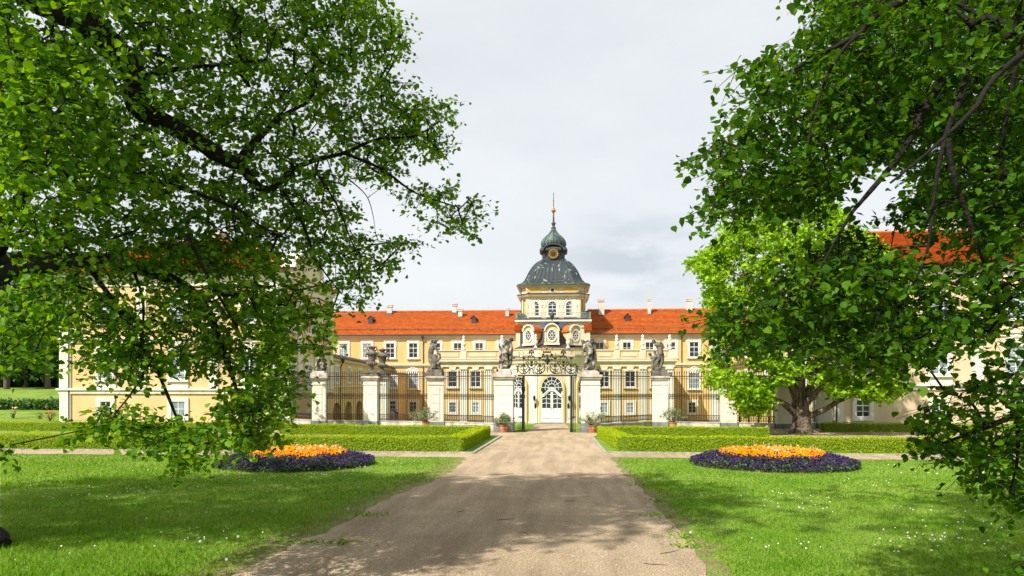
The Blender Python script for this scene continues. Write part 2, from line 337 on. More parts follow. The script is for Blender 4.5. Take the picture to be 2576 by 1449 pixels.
for e_, sg_, sd_ in ((le, -1, 6), (re_, 1, 7)):
    rr_ = random.Random(sd_); base = wob(e_, .02, .22, sd_); ex = [Vector((p.x+sg_*(.05+.30*abs(math.sin(p.y*1.7)+.5*math.sin(p.y*4.1+1))+rr_.uniform(0, .12)), p.y, p.z)) for p in base]
    inn = [Vector((p.x-sg_*.25, p.y, p.z)) for p in base]; sheet('worn_verge', inn+ex[::-1], 'worn_grass', .004)
gx0, gx1 = U(1323, 44), U(1441, 44)
sheet('forecourt_gravel', [pt(-24, 44), pt(gx0-2, 44), pt(gx0-2, 49.3), pt(-24, 49.3)], 'gravel'); sheet('forecourt_gravel', [pt(gx1+2, 44), pt(70, 44), pt(70, 49.3), pt(gx1+2, 49.3)], 'gravel')
sheet('court_path', [pt(gx0+.1, 44), pt(gx1-.1, 44), pt(gx1-.3, 53), pt(gx0+.2, 53)], 'gravel')
sheet('court_path', [pt(gx0+.2, 53), pt(gx1-.3, 53), pt(gx1-.5, 59), pt(gx0+.3, 59)], 'gravel')
mb = MB()
def kerbline(pts):
    for a, b in zip(pts, pts[1:]):
        d = (b-a); n = max(1, int(d.length/1.1)); t = d.normalized(); s = Vector((-t.y, t.x, 0))*.05
        for i in range(n):
            p = a+d*(i/n)+t*.01; q = a+d*((i+1)/n)-t*.01; h = Vector((0, 0, .07+random.uniform(-.008, .008))); dn = Vector((0, 0, .05))
            mb.rings([[p-s-dn, p+s-dn, p+s+h, p-s+h], [q-s-dn, q+s-dn, q+s+h, q-s+h]])
kerbline([pt(-60, kl1.y+.05), kl1+Vector((0, .05, 0)), kl2, pt(-28, kl2.y+.5)][:3]); kerbline([kr2, kr1+Vector((0, .05, 0)), pt(60, kr1.y+.05)])
tag(mb.build('kerb', 'kerb'), kind='structure')

# ---------------------------------------------------------------- leaf and tree generators
LEAF = np.array([[0, 0, 0], [-.40, .12, .07], [-.44, .55, .10], [0, 1.08, -.04], [.44, .55, .10], [.40, .12, .07]])
def leaves(P, size, up=(0, 0, 1), tilt=.9, hang=.5, jit=.3, shape=LEAF, rg=None):
    """P: (n,3) leaf bases -> vertices and quads"""
    rg = rg or rng; n = len(P)
    nr = np.array(up)[None]+rg.normal(0, tilt, (n, 3)); nr /= np.linalg.norm(nr, axis=1)[:, None]
    d = rg.normal(0, 1, (n, 3)); d[:, 2] -= hang*2; d -= nr*np.sum(d*nr, 1)[:, None]; d /= np.linalg.norm(d, axis=1)[:, None]
    s = np.cross(d, nr); sz = size*(1+rg.uniform(-jit, jit, n))
    V = P[:, None]+sz[:, None, None]*(shape[None, :, 0:1]*s[:, None]+shape[None, :, 1:2]*d[:, None]+shape[None, :, 2:3]*nr[:, None])
    k = len(shape); b = (np.arange(n)*k)[:, None]
    if k == 6: F = np.concatenate([b+np.array([[0, 1, 2, 3]]), b+np.array([[0, 3, 4, 5]])], 0)
    else: F = b+np.array([[0, 1, 2, 3]])
    return V.reshape(-1, 3), F
QUAD = np.array([[0, 0, 0], [-.4, .5, .08], [0, 1, 0], [.4, .5, .08]])
def grow(skel, rad, tips, rtip=.006, seg=.6, sag=.0, rg=None):
    """join every tip to the nearest point of the growing tree; returns list of segments (a,b,ra,rb)"""
    rg = rg or rng
    nodes = [np.array(p, float) for p in skel]; par = [-1]*len(nodes); own = list(rad)
    tips = np.asarray(tips); A = np.array(nodes)
    d0 = np.array([np.min(np.linalg.norm(A-t, axis=1)) for t in tips]); order = np.argsort(d0)
    cap = len(nodes)+len(tips)*8+10; buf = np.zeros((cap, 3)); buf[:len(nodes)] = A; cnt = len(nodes); par = par+[0]*(cap-len(par))
    for i in order:
        t = tips[i]; d = np.linalg.norm(buf[:cnt]-t, axis=1); j = int(np.argmin(d)); a = buf[j].copy(); D = d[j]; n = max(1, min(6, int(D/seg))); pj = j
        off = rg.normal(0, .07*D, 3)
        for q in range(1, n+1):
            f = q/n; p = a+(t-a)*f+off*math.sin(math.pi*f)
            if q < n: p = p+rg.normal(0, .03*D/n, 3)
            buf[cnt] = p; par[cnt] = pj; pj = cnt; cnt += 1
    c = np.ones(cnt)
    for i in range(cnt-1, len(skel)-1, -1): c[par[i]] += c[i] if par[i] >= len(skel) else 0
    S = []
    for i in range(len(skel), cnt):
        r = rtip*c[i]**.42; rp = rtip*(c[par[i]]**.42 if par[i] >= len(skel) else (c[i]**.42)*1.15)
        S.append((buf[par[i]], buf[i], rp, r))
    return S
def seg_mesh(S, nside=4):
    """all twigs as one array mesh"""
    n = len(S); a = np.array([s[0] for s in S]); b = np.array([s[1] for s in S]); ra = np.array([s[2] for s in S]); rb = np.array([s[3] for s in S])
    t = b-a; t /= np.linalg.norm(t, axis=1)[:, None]+1e-9; h = np.where(np.abs(t[:, 2:3]) < .9, np.array([[0, 0, 1.]]), np.array([[1., 0, 0]]))
    u = np.cross(t, h); u /= np.linalg.norm(u, axis=1)[:, None]; v = np.cross(t, u); V = []
    for j in range(nside):
        c, s = math.cos(2*math.pi*j/nside), math.sin(2*math.pi*j/nside); V.append(a+(u*c+v*s)*ra[:, None])
    for j in range(nside):
        c, s = math.cos(2*math.pi*j/nside), math.sin(2*math.pi*j/nside); V.append(b+(u*c+v*s)*rb[:, None])
    V = np.stack(V, 1).reshape(-1, 3); base = (np.arange(n)*2*nside)[:, None]
    F = np.concatenate([base+np.array([[j, (j+1) % nside, nside+(j+1) % nside, nside+j]]) for j in range(nside)], 0)
    return V, F
def smoothline(pts, n=5):
    o = []; P = [Vector(p) for p in pts]
    for i in range(len(P)-1):
        p0, p1, p2, p3 = P[max(i-1, 0)], P[i], P[i+1], P[min(i+2, len(P)-1)]
        for k in range(n):
            t = k/n; o.append(.5*((2*p1)+(-p0+p2)*t+(2*p0-5*p1+4*p2-p3)*t*t+(-p0+3*p1-3*p2+p3)*t**3))
    o.append(P[-1]); return o
def lerp_r(r0, r1, n): return [r0+(r1-r0)*(i/(n-1))**.8 for i in range(n)]
def inpoly(x, y, P):
    c = False; j = len(P)-1
    for i in range(len(P)):
        if (P[i][1] > y) != (P[j][1] > y) and x < (P[j][0]-P[i][0])*(y-P[i][1])/(P[j][1]-P[i][1])+P[i][0]: c = not c
        j = i
    return c
def edge_dist(x, y, P):
    d = 1e9
    for (ax, ay), (bx, by) in zip(P, P[1:]+P[:1]):
        t = max(0, min(1, ((x-ax)*(bx-ax)+(y-ay)*(by-ay))/((bx-ax)**2+(by-ay)**2+1e-9))); d = min(d, math.hypot(x-ax-t*(bx-ax), y-ay-t*(by-ay)))
    return d
def seen(p):
    """photo pixel of a world point, None behind the camera"""
    X, Y, Zz = p; d = -X*ST+Y*CT
    if d < .2: return None
    return (1288+FPX*(X*CT+Y*ST)/d, HZ-FPX*(Zz-CZ)/d)
def tips_in(poly, n, depth, seed, inset=8):
    rr = random.Random(seed); x0, x1 = min(p[0] for p in poly), max(p[0] for p in poly); y0, y1 = min(p[1] for p in poly), max(p[1] for p in poly); o = []
    while len(o) < n:
        x, y = rr.uniform(x0, x1), rr.uniform(y0, y1)
        if inpoly(x, y, poly) and edge_dist(x, y, poly) > inset: o.append(tuple(W(x, y, depth(x, y, rr))))
    return o
def sprays(tips, nl, rad, size, seed, hang=.5, tilt=.8, droop=.3):
    """leaf bases round each tip, on a few short twiglets"""
    rg = np.random.default_rng(seed); T = np.array(tips); n = len(T); dirs = rg.normal(0, 1, (n, 3, 3)); dirs[:, :, 2] = dirs[:, :, 2]*.38-droop*.7; dirs /= np.linalg.norm(dirs, axis=2)[:, :, None]
    which = rg.integers(0, 3, (n, nl)); s = rg.uniform(.05, 1, (n, nl))*rad; P = T[:, None]+np.take_along_axis(dirs, which[:, :, None], 1)*s[:, :, None]+rg.normal(0, rad*.10, (n, nl, 3))
    V, F = leaves(P.reshape(-1, 3), size, hang=hang, tilt=tilt, rg=rg)
    tw = [(T[i], T[i]+dirs[i, j]*rad*.8, .0035, .0015) for i in range(n) for j in range(3)]
    return V, F, tw
def tree(name, base, label, cat, limbs, tips, nl, rad, size, leaf, bark, seed, rtip=.006, hang=.5, tilt=.8, droop=.3, seg=.6, group=None, twn=3, high=()):
    """limbs: list of (points, r0, r1); the first is the trunk"""
    t = thing(name, base, label, cat, group); b = MB(); skel = []; rad_ = []
    for i, (pts, r0, r1) in enumerate(limbs):
        sp = smoothline(pts, 6); rs = lerp_r(r0, r1, len(sp))
        rr = random.Random(seed+i); rs = [r*rr.uniform(.92, 1.1) for r in rs]
        b.tube(sp, rs, 10 if r0 > .1 else 6); skel += [tuple(p) for p in sp]; rad_ += rs
    b.build('trunk', bark, t, smooth=True)
    rg = np.random.default_rng(seed); S = grow(skel, rad_, list(tips)+list(high), rtip, seg, rg=rg)
    V, F, tw = sprays(tips, nl, rad, size, seed, hang, tilt, droop)
    VB, FB = seg_mesh(S+(tw if twn else []), twn or 3); npmesh('twigs', VB, FB, bark, t)
    if len(high):
        V2, F2, _ = sprays(high, 24, .55, .125, seed+1, hang, tilt, droop); F = np.concatenate([F, F2+len(V)]); V = np.concatenate([V, V2])  # unseen sprays, leaves enlarged to cast denser shade
    npmesh('crown', V, F, leaf, t)
    return t

exec_order = []
# ================================================================ architecture
def arch_pts(u, w, zs, zt, n=10):
    """half-ellipse arch line from left spring to right spring"""
    return [(u-w/2*math.cos(math.pi*i/n), zs+(zt-zs)*math.sin(math.pi*i/n)) for i in range(n+1)]
def window(par, F, u, z0, z1, w, cols=2, rows=3, sur=.22, crown=0, sill=True, arch=False, glass='glass_dark', smat='stucco_white', dep=.10, apron=False, grille=False, n0=0.0, big=0):
    s = MB(); wm = w/2; zs = z1-(w/2 if arch else 0)
    s.fbox(F, u-wm-sur, u-wm, n0, n0+dep, z0-(.12 if sill else 0), zs); s.fbox(F, u+wm, u+wm+sur, n0, n0+dep, z0-(.12 if sill else 0), zs)
    if arch:
        s.strip(F, arch_pts(u, w, zs, z1), arch_pts(u, w+2*sur, zs, z1+sur), n0, n0+dep)
    else: s.fbox(F, u-wm-sur, u+wm+sur, n0, n0+dep, z1, z1+sur)
    if sill: s.fbox(F, u-wm-sur-.08, u+wm+sur+.08, n0, n0+dep+.14, z0-.22, z0-.12); s.fbox(F, u-wm, u+wm, n0, n0+dep-.01, z0-.12, z0)
    else: s.fbox(F, u-wm-sur, u+wm+sur, n0, n0+dep-.004, z0-sur, z0)
    if apron:
        s.fbox(F, u-wm-sur, u+wm+sur, n0, n0+dep-.03, z0-.22-big*.42, z0-.225); 
    if crown:                                   # stucco shell and scrolls over the window
        zc = z1+sur; h = crown
        pts = [(u-wm-sur-.12, zc+.02), (u+wm+sur+.12, zc+.02), (u+wm+sur-.02, zc+.30*h), (u+wm*.6, zc+.42*h), (u+wm*.35, zc+.75*h), (u, zc+h), (u-wm*.35, zc+.75*h), (u-wm*.6, zc+.42*h), (u-wm-sur+.02, zc+.30*h)]
        s.fprism(F, pts, n0+.003, n0+.09)
        for du, dz, r in ((0, .55, .16), (-.5, .28, .11), (.5, .28, .11), (-.95, .15, .1), (.95, .15, .1), (-.25, .45, .09), (.25, .45, .09)):
            c = F.p(u+du*(wm+sur*.4), n0+.11, zc+dz*h); s.blob(c, (r*h*1.1, .07, r*h*.9), 6, 4)
        for sd in (-1, 1):
            for k in range(3): c = F.p(u+sd*(wm+sur+.04), n0+.05, zc-.18-.22*k); s.blob(c, (.07, .05, .11), 6, 4)
    o = s.build('window', smat, par)
    f = MB(); a, b = n0+.012, n0+.055; t = .055+.012*big
    f.fbox(F, u-wm, u-wm+t, a, b, z0, zs); f.fbox(F, u+wm-t, u+wm, a, b, z0, zs); f.fbox(F, u-wm+t, u+wm-t, a, b, z0, z0+t)
    if arch:
        f.strip(F, arch_pts(u, w-2*t, zs, z1-t), arch_pts(u, w-.002, zs, z1-.001), a, b); f.fbox(F, u-wm+t, u+wm-t, a, b, zs-t*.6, zs+t*.4)
        for i in range(1, 4):
            an = math.pi*i/4; q = (math.cos(an)*(wm-t), math.sin(an)*(wm-t)); f.tube([F.p(u, (a+b)/2, zs+.02), F.p(u+q[0], (a+b)/2, zs+q[1])], t*.4, 4)
    else: f.fbox(F, u-wm+t, u+wm-t, a, b, z1-t, z1)
    for i in range(1, cols):
        c = u-wm+w*i/cols; k = t*(.75 if cols > 2 and i != cols//2 else 1.0)*.5; f.fbox(F, c-k, c+k, a, b-.004, z0+t, zs-t)
    for i in range(1, rows):
        c = z0+(zs-z0)*i/rows; k = t*(.42 if not (rows == 3 and i == 2) else .75); f.fbox(F, u-wm+t, u+wm-t, a, b-.008, c-k, c+k)
    f.build('window_frame', 'white_paint', o)
    p = MB()
    if arch: p.poly([F.p(u-wm+.01, n0+.02, z0), F.p(u+wm-.01, n0+.02, z0)]+[F.p(q[0], n0+.02, q[1]) for q in arch_pts(u, w-.02, zs, z1-.01)[::-1]])
    else: p.quad(F.p(u-wm, n0+.02, z0), F.p(u+wm, n0+.02, z0), F.p(u+wm, n0+.02, z1), F.p(u-wm, n0+.02, z1))
    p.build('pane', glass, o)
    if grille:
        g = MB()
        for i in range(1, 5): c = u-wm+w*i/5; g.tube([F.p(c, n0+.09, z0+.02), F.p(c, n0+.09, z1-.02)], .012, 4)
        for i in range(1, 6): c = z0+(z1-z0)*i/6; g.tube([F.p(u-wm+.02, n0+.09, c), F.p(u+wm-.02, n0+.09, c)], .012, 4)
        g.build('window_grille', 'iron', o)
    return o
def tiled_roof(mb, a0, a1, b0, b1, course=.42):
    """stepped tile courses between eave line a0-a1 and ridge line b0-b1"""
    a0, a1, b0, b1 = map(Vector, (a0, a1, b0, b1)); n = max(2, int(((b0-a0).length)/course)); nrm = (a1-a0).cross(b0-a0).normalized()
    if nrm.z < 0: nrm = -nrm
    for i in range(n):
        p, q = a0.lerp(b0, i/n), a1.lerp(b1, i/n); r, s = a0.lerp(b0, (i+1)/n), a1.lerp(b1, (i+1)/n); l = nrm*.12
        mb.quad(p+l, q+l, s, r); mb.quad(p, q, q+l, p+l)
def chimney(par, X, Y, zb, zt, w, d=None):
    d = d or w*.8; c = MB(); c.box(X-w/2, X+w/2, Y-d/2, Y+d/2, zb-.8, zt-.35); c.box(X-w/2-.09, X+w/2+.09, Y-d/2-.09, Y+d/2+.09, zt-.35, zt-.2); c.box(X-w/2-.02, X+w/2+.02, Y-d/2-.02, Y+d/2+.02, zt-.2, zt-.1); c.box(X-w/2-.1, X+w/2+.1, Y-d/2-.1, Y+d/2+.1, zt-.1, zt)
    o = c.build('chimney', 'chimney', par)
    f = MB(); f.box(X-w/2-.07, X+w/2+.07, Y-d/2-.12, Y+d/2+.07, zb-.55, zb+.12); f.build('chimney_flashing', 'flashing', o); return o
def downpipe(par, F, u, zt, zb, m='lead_dark', hop=True):
    d = MB(); d.tube([F.p(u, .12, zb), F.p(u, .12, zt-1.2), F.p(u, .14, zt-.9), F.p(u-.05, .35, zt-.35), F.p(u-.05, .42, zt)], .065, 8)
    if hop: c = F.p(u-.05, .42, zt-.2); d.lathe([(.07, -.25), (.2, .05), (.22, .2)], c, 8)
    d.build('drainpipe', m, par)
FX = lambda Y: Fr((0, Y, 0), (1, 0, 0), (0, -1, 0))   # facade facing the camera, u = world X

# ---------------------------------------------------------------- the main building (back wing, terrace block, round bay, clock tower)
PB = thing('main_building', (U(1389.7, 91), 95, -3.15), 'long yellow palace wing with orange tiled roof and domed clock tower behind the gate', 'palace')
XC = U(1389.7, 91); YM = 95.0; F = FX(YM); zE = Z(843, YM); gb = -3.3
XL, XR = -35.0, 32.5
m_ = MB(); m_.box(XL, XR, YM, YM+13, gb, zE-.02); m_.build('wall', 'stucco_yellow', PB)
m_ = MB()
for z0, z1, d in ((Z(919, YM), Z(914.5, YM), .30), (Z(923, YM), Z(919, YM)-.003, .16)): m_.fbox(F, XL, XR, 0, d, z0, z1)
for z0, z1, d in ((zE-.16, zE+.02, .42), (zE-.34, zE-.163, .25), (zE-.75, zE-.343, .06)): m_.fbox(F, XL, XR, 0, d, z0, z1)
m_.build('cornice', 'stucco_cream', PB)
m_ = MB(); m_.fbox(F, XL, XR, 0, .06, gb, Z(1055, YM)); m_.build('plinth', 'stone_plinth', PB)
for x in (1065.4, 1714.6):                              # broad pilaster strip behind each drainpipe
    m_ = MB(); m_.fbox(F, U(x-12, YM), U(x+14, YM), 0, .05, Z(1054, YM), zE-.76); m_.build('wall_panel', 'stucco_yellow', PB)
    downpipe(PB, F, U(x, YM), zE-.05, -3.1, 'lead_dark')
m_ = MB(); m_.box(XL, XR, YM-.62, YM-.47, zE+.02, zE+.14); m_.build('gutter', 'lead_dark', PB)
yR = 101.5; zR = CZ+(967-782.5)/1697*yR
rf = MB(); tx0, tx1 = U(1299, 92), U(1484, 92)
tiled_roof(rf, (XL, YM-.5, zE+.10), (tx0, YM-.5, zE+.10), (XL, yR, zR-.12), (tx0, yR, zR+.02)); tiled_roof(rf, (tx1, YM-.5, zE+.10), (XR, YM-.5, zE+.10), (tx1, yR, zR+.08), (XR, yR, zR-.02))
tiled_roof(rf, (XR, YM+13.5, zE), (XL, YM+13.5, zE), (XR, yR+.03, zR), (XL, yR+.03, zR-.1), .6)
for a, b in ((XL, tx0), (tx1, XR)):
    X = a
    while X < b-.3: rf.tube([(X, yR, zR+.03), (X+.38, yR, zR+.09)], [.12, .15], 8); X += .36
roof = rf.build('roof', 'roof_tiles', PB)
sg = MB()                                               # snow guard rail
for a, b in ((XL, tx0-.1), (tx1+.1, XR)):
    f_ = .17; y_ = YM-.5+(yR-YM+.5)*f_-.12; z_ = zE+.1+(zR-zE)*f_+.18; sg.tube([(a, y_, z_), (b, y_, z_)], .045, 5)
    X = a+.5
    while X < b: sg.box(X-.03, X+.03, y_, y_+.12, z_-.2, z_+.08); X += 1.75
sg.build('snow_guard', 'rust_iron', roof)
def on_roof(x, y):                                      # world point on the main front slope for a photo pixel
    a, b, c = ray(x, y); s = (zR-zE)/(yR-YM+.5); Y = (CZ-(zE+.1)+s*(YM-.5))/(s-c/b); return Vector((a/b*Y, Y, CZ+c/b*Y))
for x, yt, yb_, w_ in ((979.3, 764, 789.5, 12), (1143, 762, 788, 11.5), (1157.5, 775, 798.5, 10.5), (1276, 774.5, 797.5, 8.5), (1512.9, 754.5, 794, 14), (1633.7, 753.5, 791.5, 7), (1735, 755, 782.5, 13)):
    p = on_roof(x, yb_); k = p.y/1697; chimney(roof, p.x, p.y+w_*k*.35, p.z, CZ+(HZ-yt)*k, w_*k)
for x, y in ((932, 811), (1191.8, 809.5), (1578.7, 805.5), (1830, 804)):
    p = on_roof(x, y+3); d = MB(); d.box(p.x-.33, p.x+.33, p.y-.1, p.y+1.3, p.z-.1, p.z+.62); d.poly([(p.x-.5, p.y-.2, p.z+.6), (p.x, p.y-.2, p.z+1.15), (p.x, p.y+2.2, p.z+1.15), (p.x-.5, p.y+2.2, p.z+.6)]); d.poly([(p.x+.5, p.y-.2, p.z+.6), (p.x, p.y-.2, p.z+1.15), (p.x, p.y+2.2, p.z+1.15), (p.x+.5, p.y+2.2, p.z+.6)])
    d.poly([(p.x-.4, p.y-.12, p.z+.6), (p.x, p.y-.12, p.z+1.1), (p.x+.4, p.y-.12, p.z+.6)])
    q = d.build('dormer', 'lead_dark', roof)
for x, kind in ((865, 1), (924.4, 1), (982, 0), (1040, 0), (1739, 0), (1746+57, 0), (1862, 0), (1920, 0), (1978, 0)):
    x = {1739: 1746}.get(x, x); window(PB, F, U(x, YM), Z(899, YM), Z(862, YM), 1.22, 2, 3, .27, crown=.75, glass='glass_pale' if kind else 'glass_dark', dep=.12)
for x in (1151.5, 1205.6, 1264, 1508, 1577, 1634): window(PB, F, U(x, YM), Z(890, YM), Z(862, YM), 1.14, 2, 2, .32, crown=.75)
for x in (1097.5, 1688): window(PB, F, U(x, YM), Z(899, YM), Z(862, YM), 1.22, 2, 3, .27, crown=.75, glass='glass_dark')
for x in (1039.5, 1746): window(PB, F, U(x, YM), Z(977, YM), Z(939, YM), 1.34, 2, 3, .24, crown=1.3, glass='glass_pale', dep=.14)
for x in (1039.5, 1741): window(PB, F, U(x, YM), Z(1037.5, YM), Z(1011.5, YM), 1.02, 2, 3, .34, sill=False, grille=True, dep=.12)
for x in (1803, 1862): window(PB, F, U(x, YM), Z(977, YM), Z(939, YM), 1.34, 2, 3, .24, crown=1.3, glass='glass_pale', dep=.14); window(PB, F, U(x, YM), Z(1037.5, YM), Z(1011.5, YM), 1.02, 2, 3, .34, sill=False, grille=True, dep=.12)

# terrace block
YT = 89.0; F = FX(YT); bx0, bx1 = U(1087.5, YT), U(1697, YT); zp, zq, zc = Z(879.5, YT), Z(905, YT), Z(915.5, YT)
m_ = MB(); m_.box(bx0, bx1, YT, YM-.01, gb, zq-.3); m_.build('terrace_wall', 'stucco_yellow', PB)
m_ = MB(); m_.fbox(F, bx0-.3, bx1+.3, -.3, .55, zq-.24, zq+.02); m_.fbox(F, bx0-.2, bx1+.2, -.2, .4, zq-.45, zq-.243); m_.fbox(F, bx0-.05, bx1+.05, -.1, .22, zc-.35, zq-.453); m_.build('terrace_cornice', 'stucco_cream', PB)
m_ = MB(); m_.fbox(F, bx0-.32, bx1+.32, -.3, .57, zq+.023, zq+.05); m_.build('cornice_cover', 'copper_green', PB)
pr = MB(); pr.fbox(F, bx0, bx1, -.25, 0, zq+.05, zp-.15); pr.fbox(F, bx0-.1, bx1+.1, -.35, .12, zp-.147, zp); pr.fbox(F, bx0, bx1, 0, .08, zq+.05, zq+.25)
piers = [1093, 1166.5, 1262.5]
piers = piers+[1551.5, 1617, 1690]
for x in piers: X = U(x, YT); pr.fbox(F, X-.38, X+.38, 0, .14, zq+.05, zp-.15)
pp = pr.build('parapet', 'stucco_cream', PB)
def panel_(a, b):
    q = MB(); q.fbox(F, a, b, 0, .03, zq+.30, zp-.30); o = q.build('parapet_panel', 'stucco_yellow', PB); q = MB(); q.fbox(F, a+.2, b-.2, .03, .07, zq+.44, zp-.44); q.build('panel_field', 'stucco_cream', o)
for a, b in zip(piers[:-1], piers[1:]):
    if b-a > 200: panel_(U(a, YT)+.55, U(1288, YT)-.3); panel_(U(1492, YT)+.55, U(b, YT)-.55)
    else: panel_(U(a, YT)+.55, U(b, YT)-.55)
FIN = [(.20, 0), (.22, .08), (.10, .16), (.10, .22), (.24, .42), (.28, .62), (.22, .78), (.12, .88), (.20, .98), (.22, 1.08), (.13, 1.2), (.10, 1.26), (.17, 1.38), (.13, 1.5), (.03, 1.62)]
def finial(par, X, Y, z, s=1.0, mt='stucco_white'):
    f = MB(); f.box(X-.24*s, X+.24*s, Y-.24*s, Y+.24*s, z, z+.10*s); f.lathe([(r*s, h*s+.1*s) for r, h in FIN], (X, Y, z), 10); return f.build('stone_finial', mt, par, smooth=True)
for x in (1166.5, 1262.5, 1551.5, 1617): finial(pp, U(x, YT), YT+.1, zp, 1.12)
finial(pp, U(1685, YT), YT+.1, zp, 1.12)
for x in (1103, 1166.5, 1229, 1290, 1490, 1551.5, 1617, 1684):
    pl = MB(); cp = MB(); X = U(x, YT); pl.fbox(F, X-.50, X+.50, 0, .13, gb+.6, zc-.75); pl.fbox(F, X-.58, X+.58, 0, .18, gb+.3, gb+.6)
    pl.fbox(F, X-.60, X+.60, 0, .20, zc-.46, zc-.353)
    for sd in (-1, 0, 1): cp.blob(F.p(X+sd*.34, .2, zc-.62), (.20, .12, .16), 7, 5)
    cp.fbox(F, X-.45, X+.45, 0, .17, zc-.75, zc-.463); o = pl.build('pilaster', 'stucco_white', PB); cp.build('capital', 'stucco_white', o)
for x in (1139, 1196.5, 1260, 1519.8, 1585, 1650):
    window(PB, F, U(x, YT), Z(973, YT), Z(934, YT), 1.2, 2, 3, .22, dep=.14, glass='glass_dark')
    k_ = MB(); X = U(x, YT); zz = Z(931, YT); k_.fprism(F, [(X-.35, zz), (X+.35, zz), (X+.62, zz+.9), (X-.62, zz+.9)], 0, .2); k_.build('keystone', 'stucco_cream', PB)
    window(PB, F, X, Z(1038, YT), Z(1013, YT), .90, 2, 3, .34, sill=False, dep=.11, glass='glass_pale', grille=(x == 1139))
m_ = MB(); m_.fbox(F, bx0-.04, bx1+.04, 0, .10, gb, gb+.72); m_.build('plinth', 'stone_plinth', PB)
# round bay
bc = Vector((XC, YT+.2, 0)); EA, EB = 5.25, 3.7
def ering(off, z, n=40, a=None, b=None): return [Vector((bc.x+((a or EA)+off)*math.cos(2*math.pi*(i+.5)/n), bc.y+((b or EB)+off)*math.sin(2*math.pi*(i+.5)/n), z)) for i in range(n)]
m_ = MB(); m_.rings([ering(0, gb), ering(0, Z(912, 86))]); m_.build('bay_wall', 'stucco_cream', PB)
m_ = MB(); za = Z(900.5, 86); zb_ = Z(912, 86)
m_.rings([ering(.05, zb_-.5), ering(.12, zb_-.1), ering(.22, zb_-.1), ering(.3, zb_+.2), ering(.55, za-.12), ering(.58, za)]); m_.build('bay_cornice', 'stucco_cream', PB)
m_ = MB(); m_.rings([ering(.6, za+.003), ering(.15, za+.16)]); m_.build('cornice_cover', 'copper_green', PB)
zt_ = Z(876, 86); m_ = MB(); m_.rings([ering(-.05, za-.1), ering(-.05, zt_-.14)]); m_.rings([ering(.06, zt_-.137), ering(.06, zt_)]); m_.build('bay_parapet', 'stucco_cream', PB)
m_ = MB(); m_.rings([ering(.10, zt_+.004), ering(-.7, zt_+.33), ering(-1.45, zt_+.75), ering(-2.1, zt_+1.5), ering(-2.75, Z(826, 88))]); slate = m_.build('bay_roof', 'slate_brown', PB)
zk = Z(826, 88); zk2 = Z(806, 89.5)
m_ = MB(); m_.rings([ering(-2.55, zk-.05), ering(-2.7, zk+.25), ering(-2.95, zk+.55), ering(-3.2, zk+.80), ering(-3.45, zk+1.0)]); m_.build('bay_dome', 'lead_dark', PB, smooth=False)
m_ = MB(); m_.lathe([(.06, 0), (.06, .35), (.16, .42), (.30, .62), (.32, .80), (.22, 1.0), (.08, 1.1), (.10, 1.18), (.03, 1.4)], (XC, bc.y-1.2, zk+.95), 10); m_.build('bay_finial', 'lead_dark', PB, smooth=True)
def bay_frame(ang, off=0):                            # frame tangent to the bay at an angle from the front
    n = Vector((math.sin(ang)/EA, -math.cos(ang)/EB, 0)); n.normalize(); o = Vector((bc.x+(EA+off)*math.sin(ang), bc.y-(EB+off)*math.cos(ang), 0)); return Fr(o, Vector((-n.y, n.x, 0)), n)
for a_ in (-1.05, -.70, 0, .70, 1.05):
    f = bay_frame(a_); hw_ = 1.35 if a_ == 0 else .55; q = MB(); q.fbox(f, -hw_, hw_, -.25, .03, za+.30, zt_-.32); o = q.build('bay_panel', 'stucco_yellow', PB); q = MB(); q.fbox(f, -hw_+.15, hw_-.15, .03, .06, za+.42, zt_-.44); q.build('panel_field', 'stucco_cream', o)
def oculus(ang, wd, zb0, zt0, off, gx, gz_, tiles=True):
    f = bay_frame(ang, off); zs = zt0-wd/2; fr = arch_pts(0, wd, zs, zt0, 14); m = MB(); m.fprism(f, [(-wd/2, zb0), (wd/2, zb0)]+fr[::-1], -1.9, 0); o = m.build('oval_dormer', 'stucco_yellow', PB)
    m = MB(); m.strip(f, arch_pts(0, wd-.05, zs, zt0-.03, 14), arch_pts(0, wd+.26, zs, zt0+.13, 14), -.1, .22); m.fbox(f, -wd/2-.06, -wd/2+.16, 0, .1, zb0+.1, zs); m.fbox(f, wd/2-.16, wd/2+.06, 0, .1, zb0+.1, zs); m.fbox(f, -wd/2-.15, wd/2+.15, 0, .2, zb0-.12, zb0+.1); m.build('dormer_moulding', 'stucco_white', o)
    m = MB(); m.strip(f, arch_pts(0, wd+.02, zs-.1, zt0+.01, 14), arch_pts(0, wd+.30, zs-.1, zt0+.15, 14), -1.9, -.11); m.build('dormer_tiles', 'roof_tiles' if tiles else 'lead_dark', o)
    ov = lambda a, b, n=20: [(a*math.cos(2*math.pi*i/n), zc_+b*math.sin(2*math.pi*i/n)) for i in range(n+1)]
    zc_ = (zb0+zs)/2+.28; m = MB(); m.strip(f, ov(gx, gz_), ov(gx+.16, gz_+.16), 0, .12); m.build('oval_frame', 'stucco_white', o)
    m = MB(); m.poly([f.p(a, .03, b) for a, b in ov(gx, gz_)[:-1]]); m.build('pane', 'glass_dark', o)
    m = MB(); m.tube([f.p(a, .06, b) for a, b in ov(gx*.28, gz_*.28)], .022, 4)
    for i in range(8):
        an = 2*math.pi*i/8; m.tube([f.p(gx*(.62+.34*math.cos(t))*math.cos(an)-gx*.3*math.sin(t)*math.sin(an), .06, zc_+gz_*(.62+.34*math.cos(t))*math.sin(an)+gz_*.3*math.sin(t)*math.cos(an)) for t in [2*math.pi*j/8 for j in range(9)]], .018, 4)
    m.build('oval_tracery', 'white_paint', o)
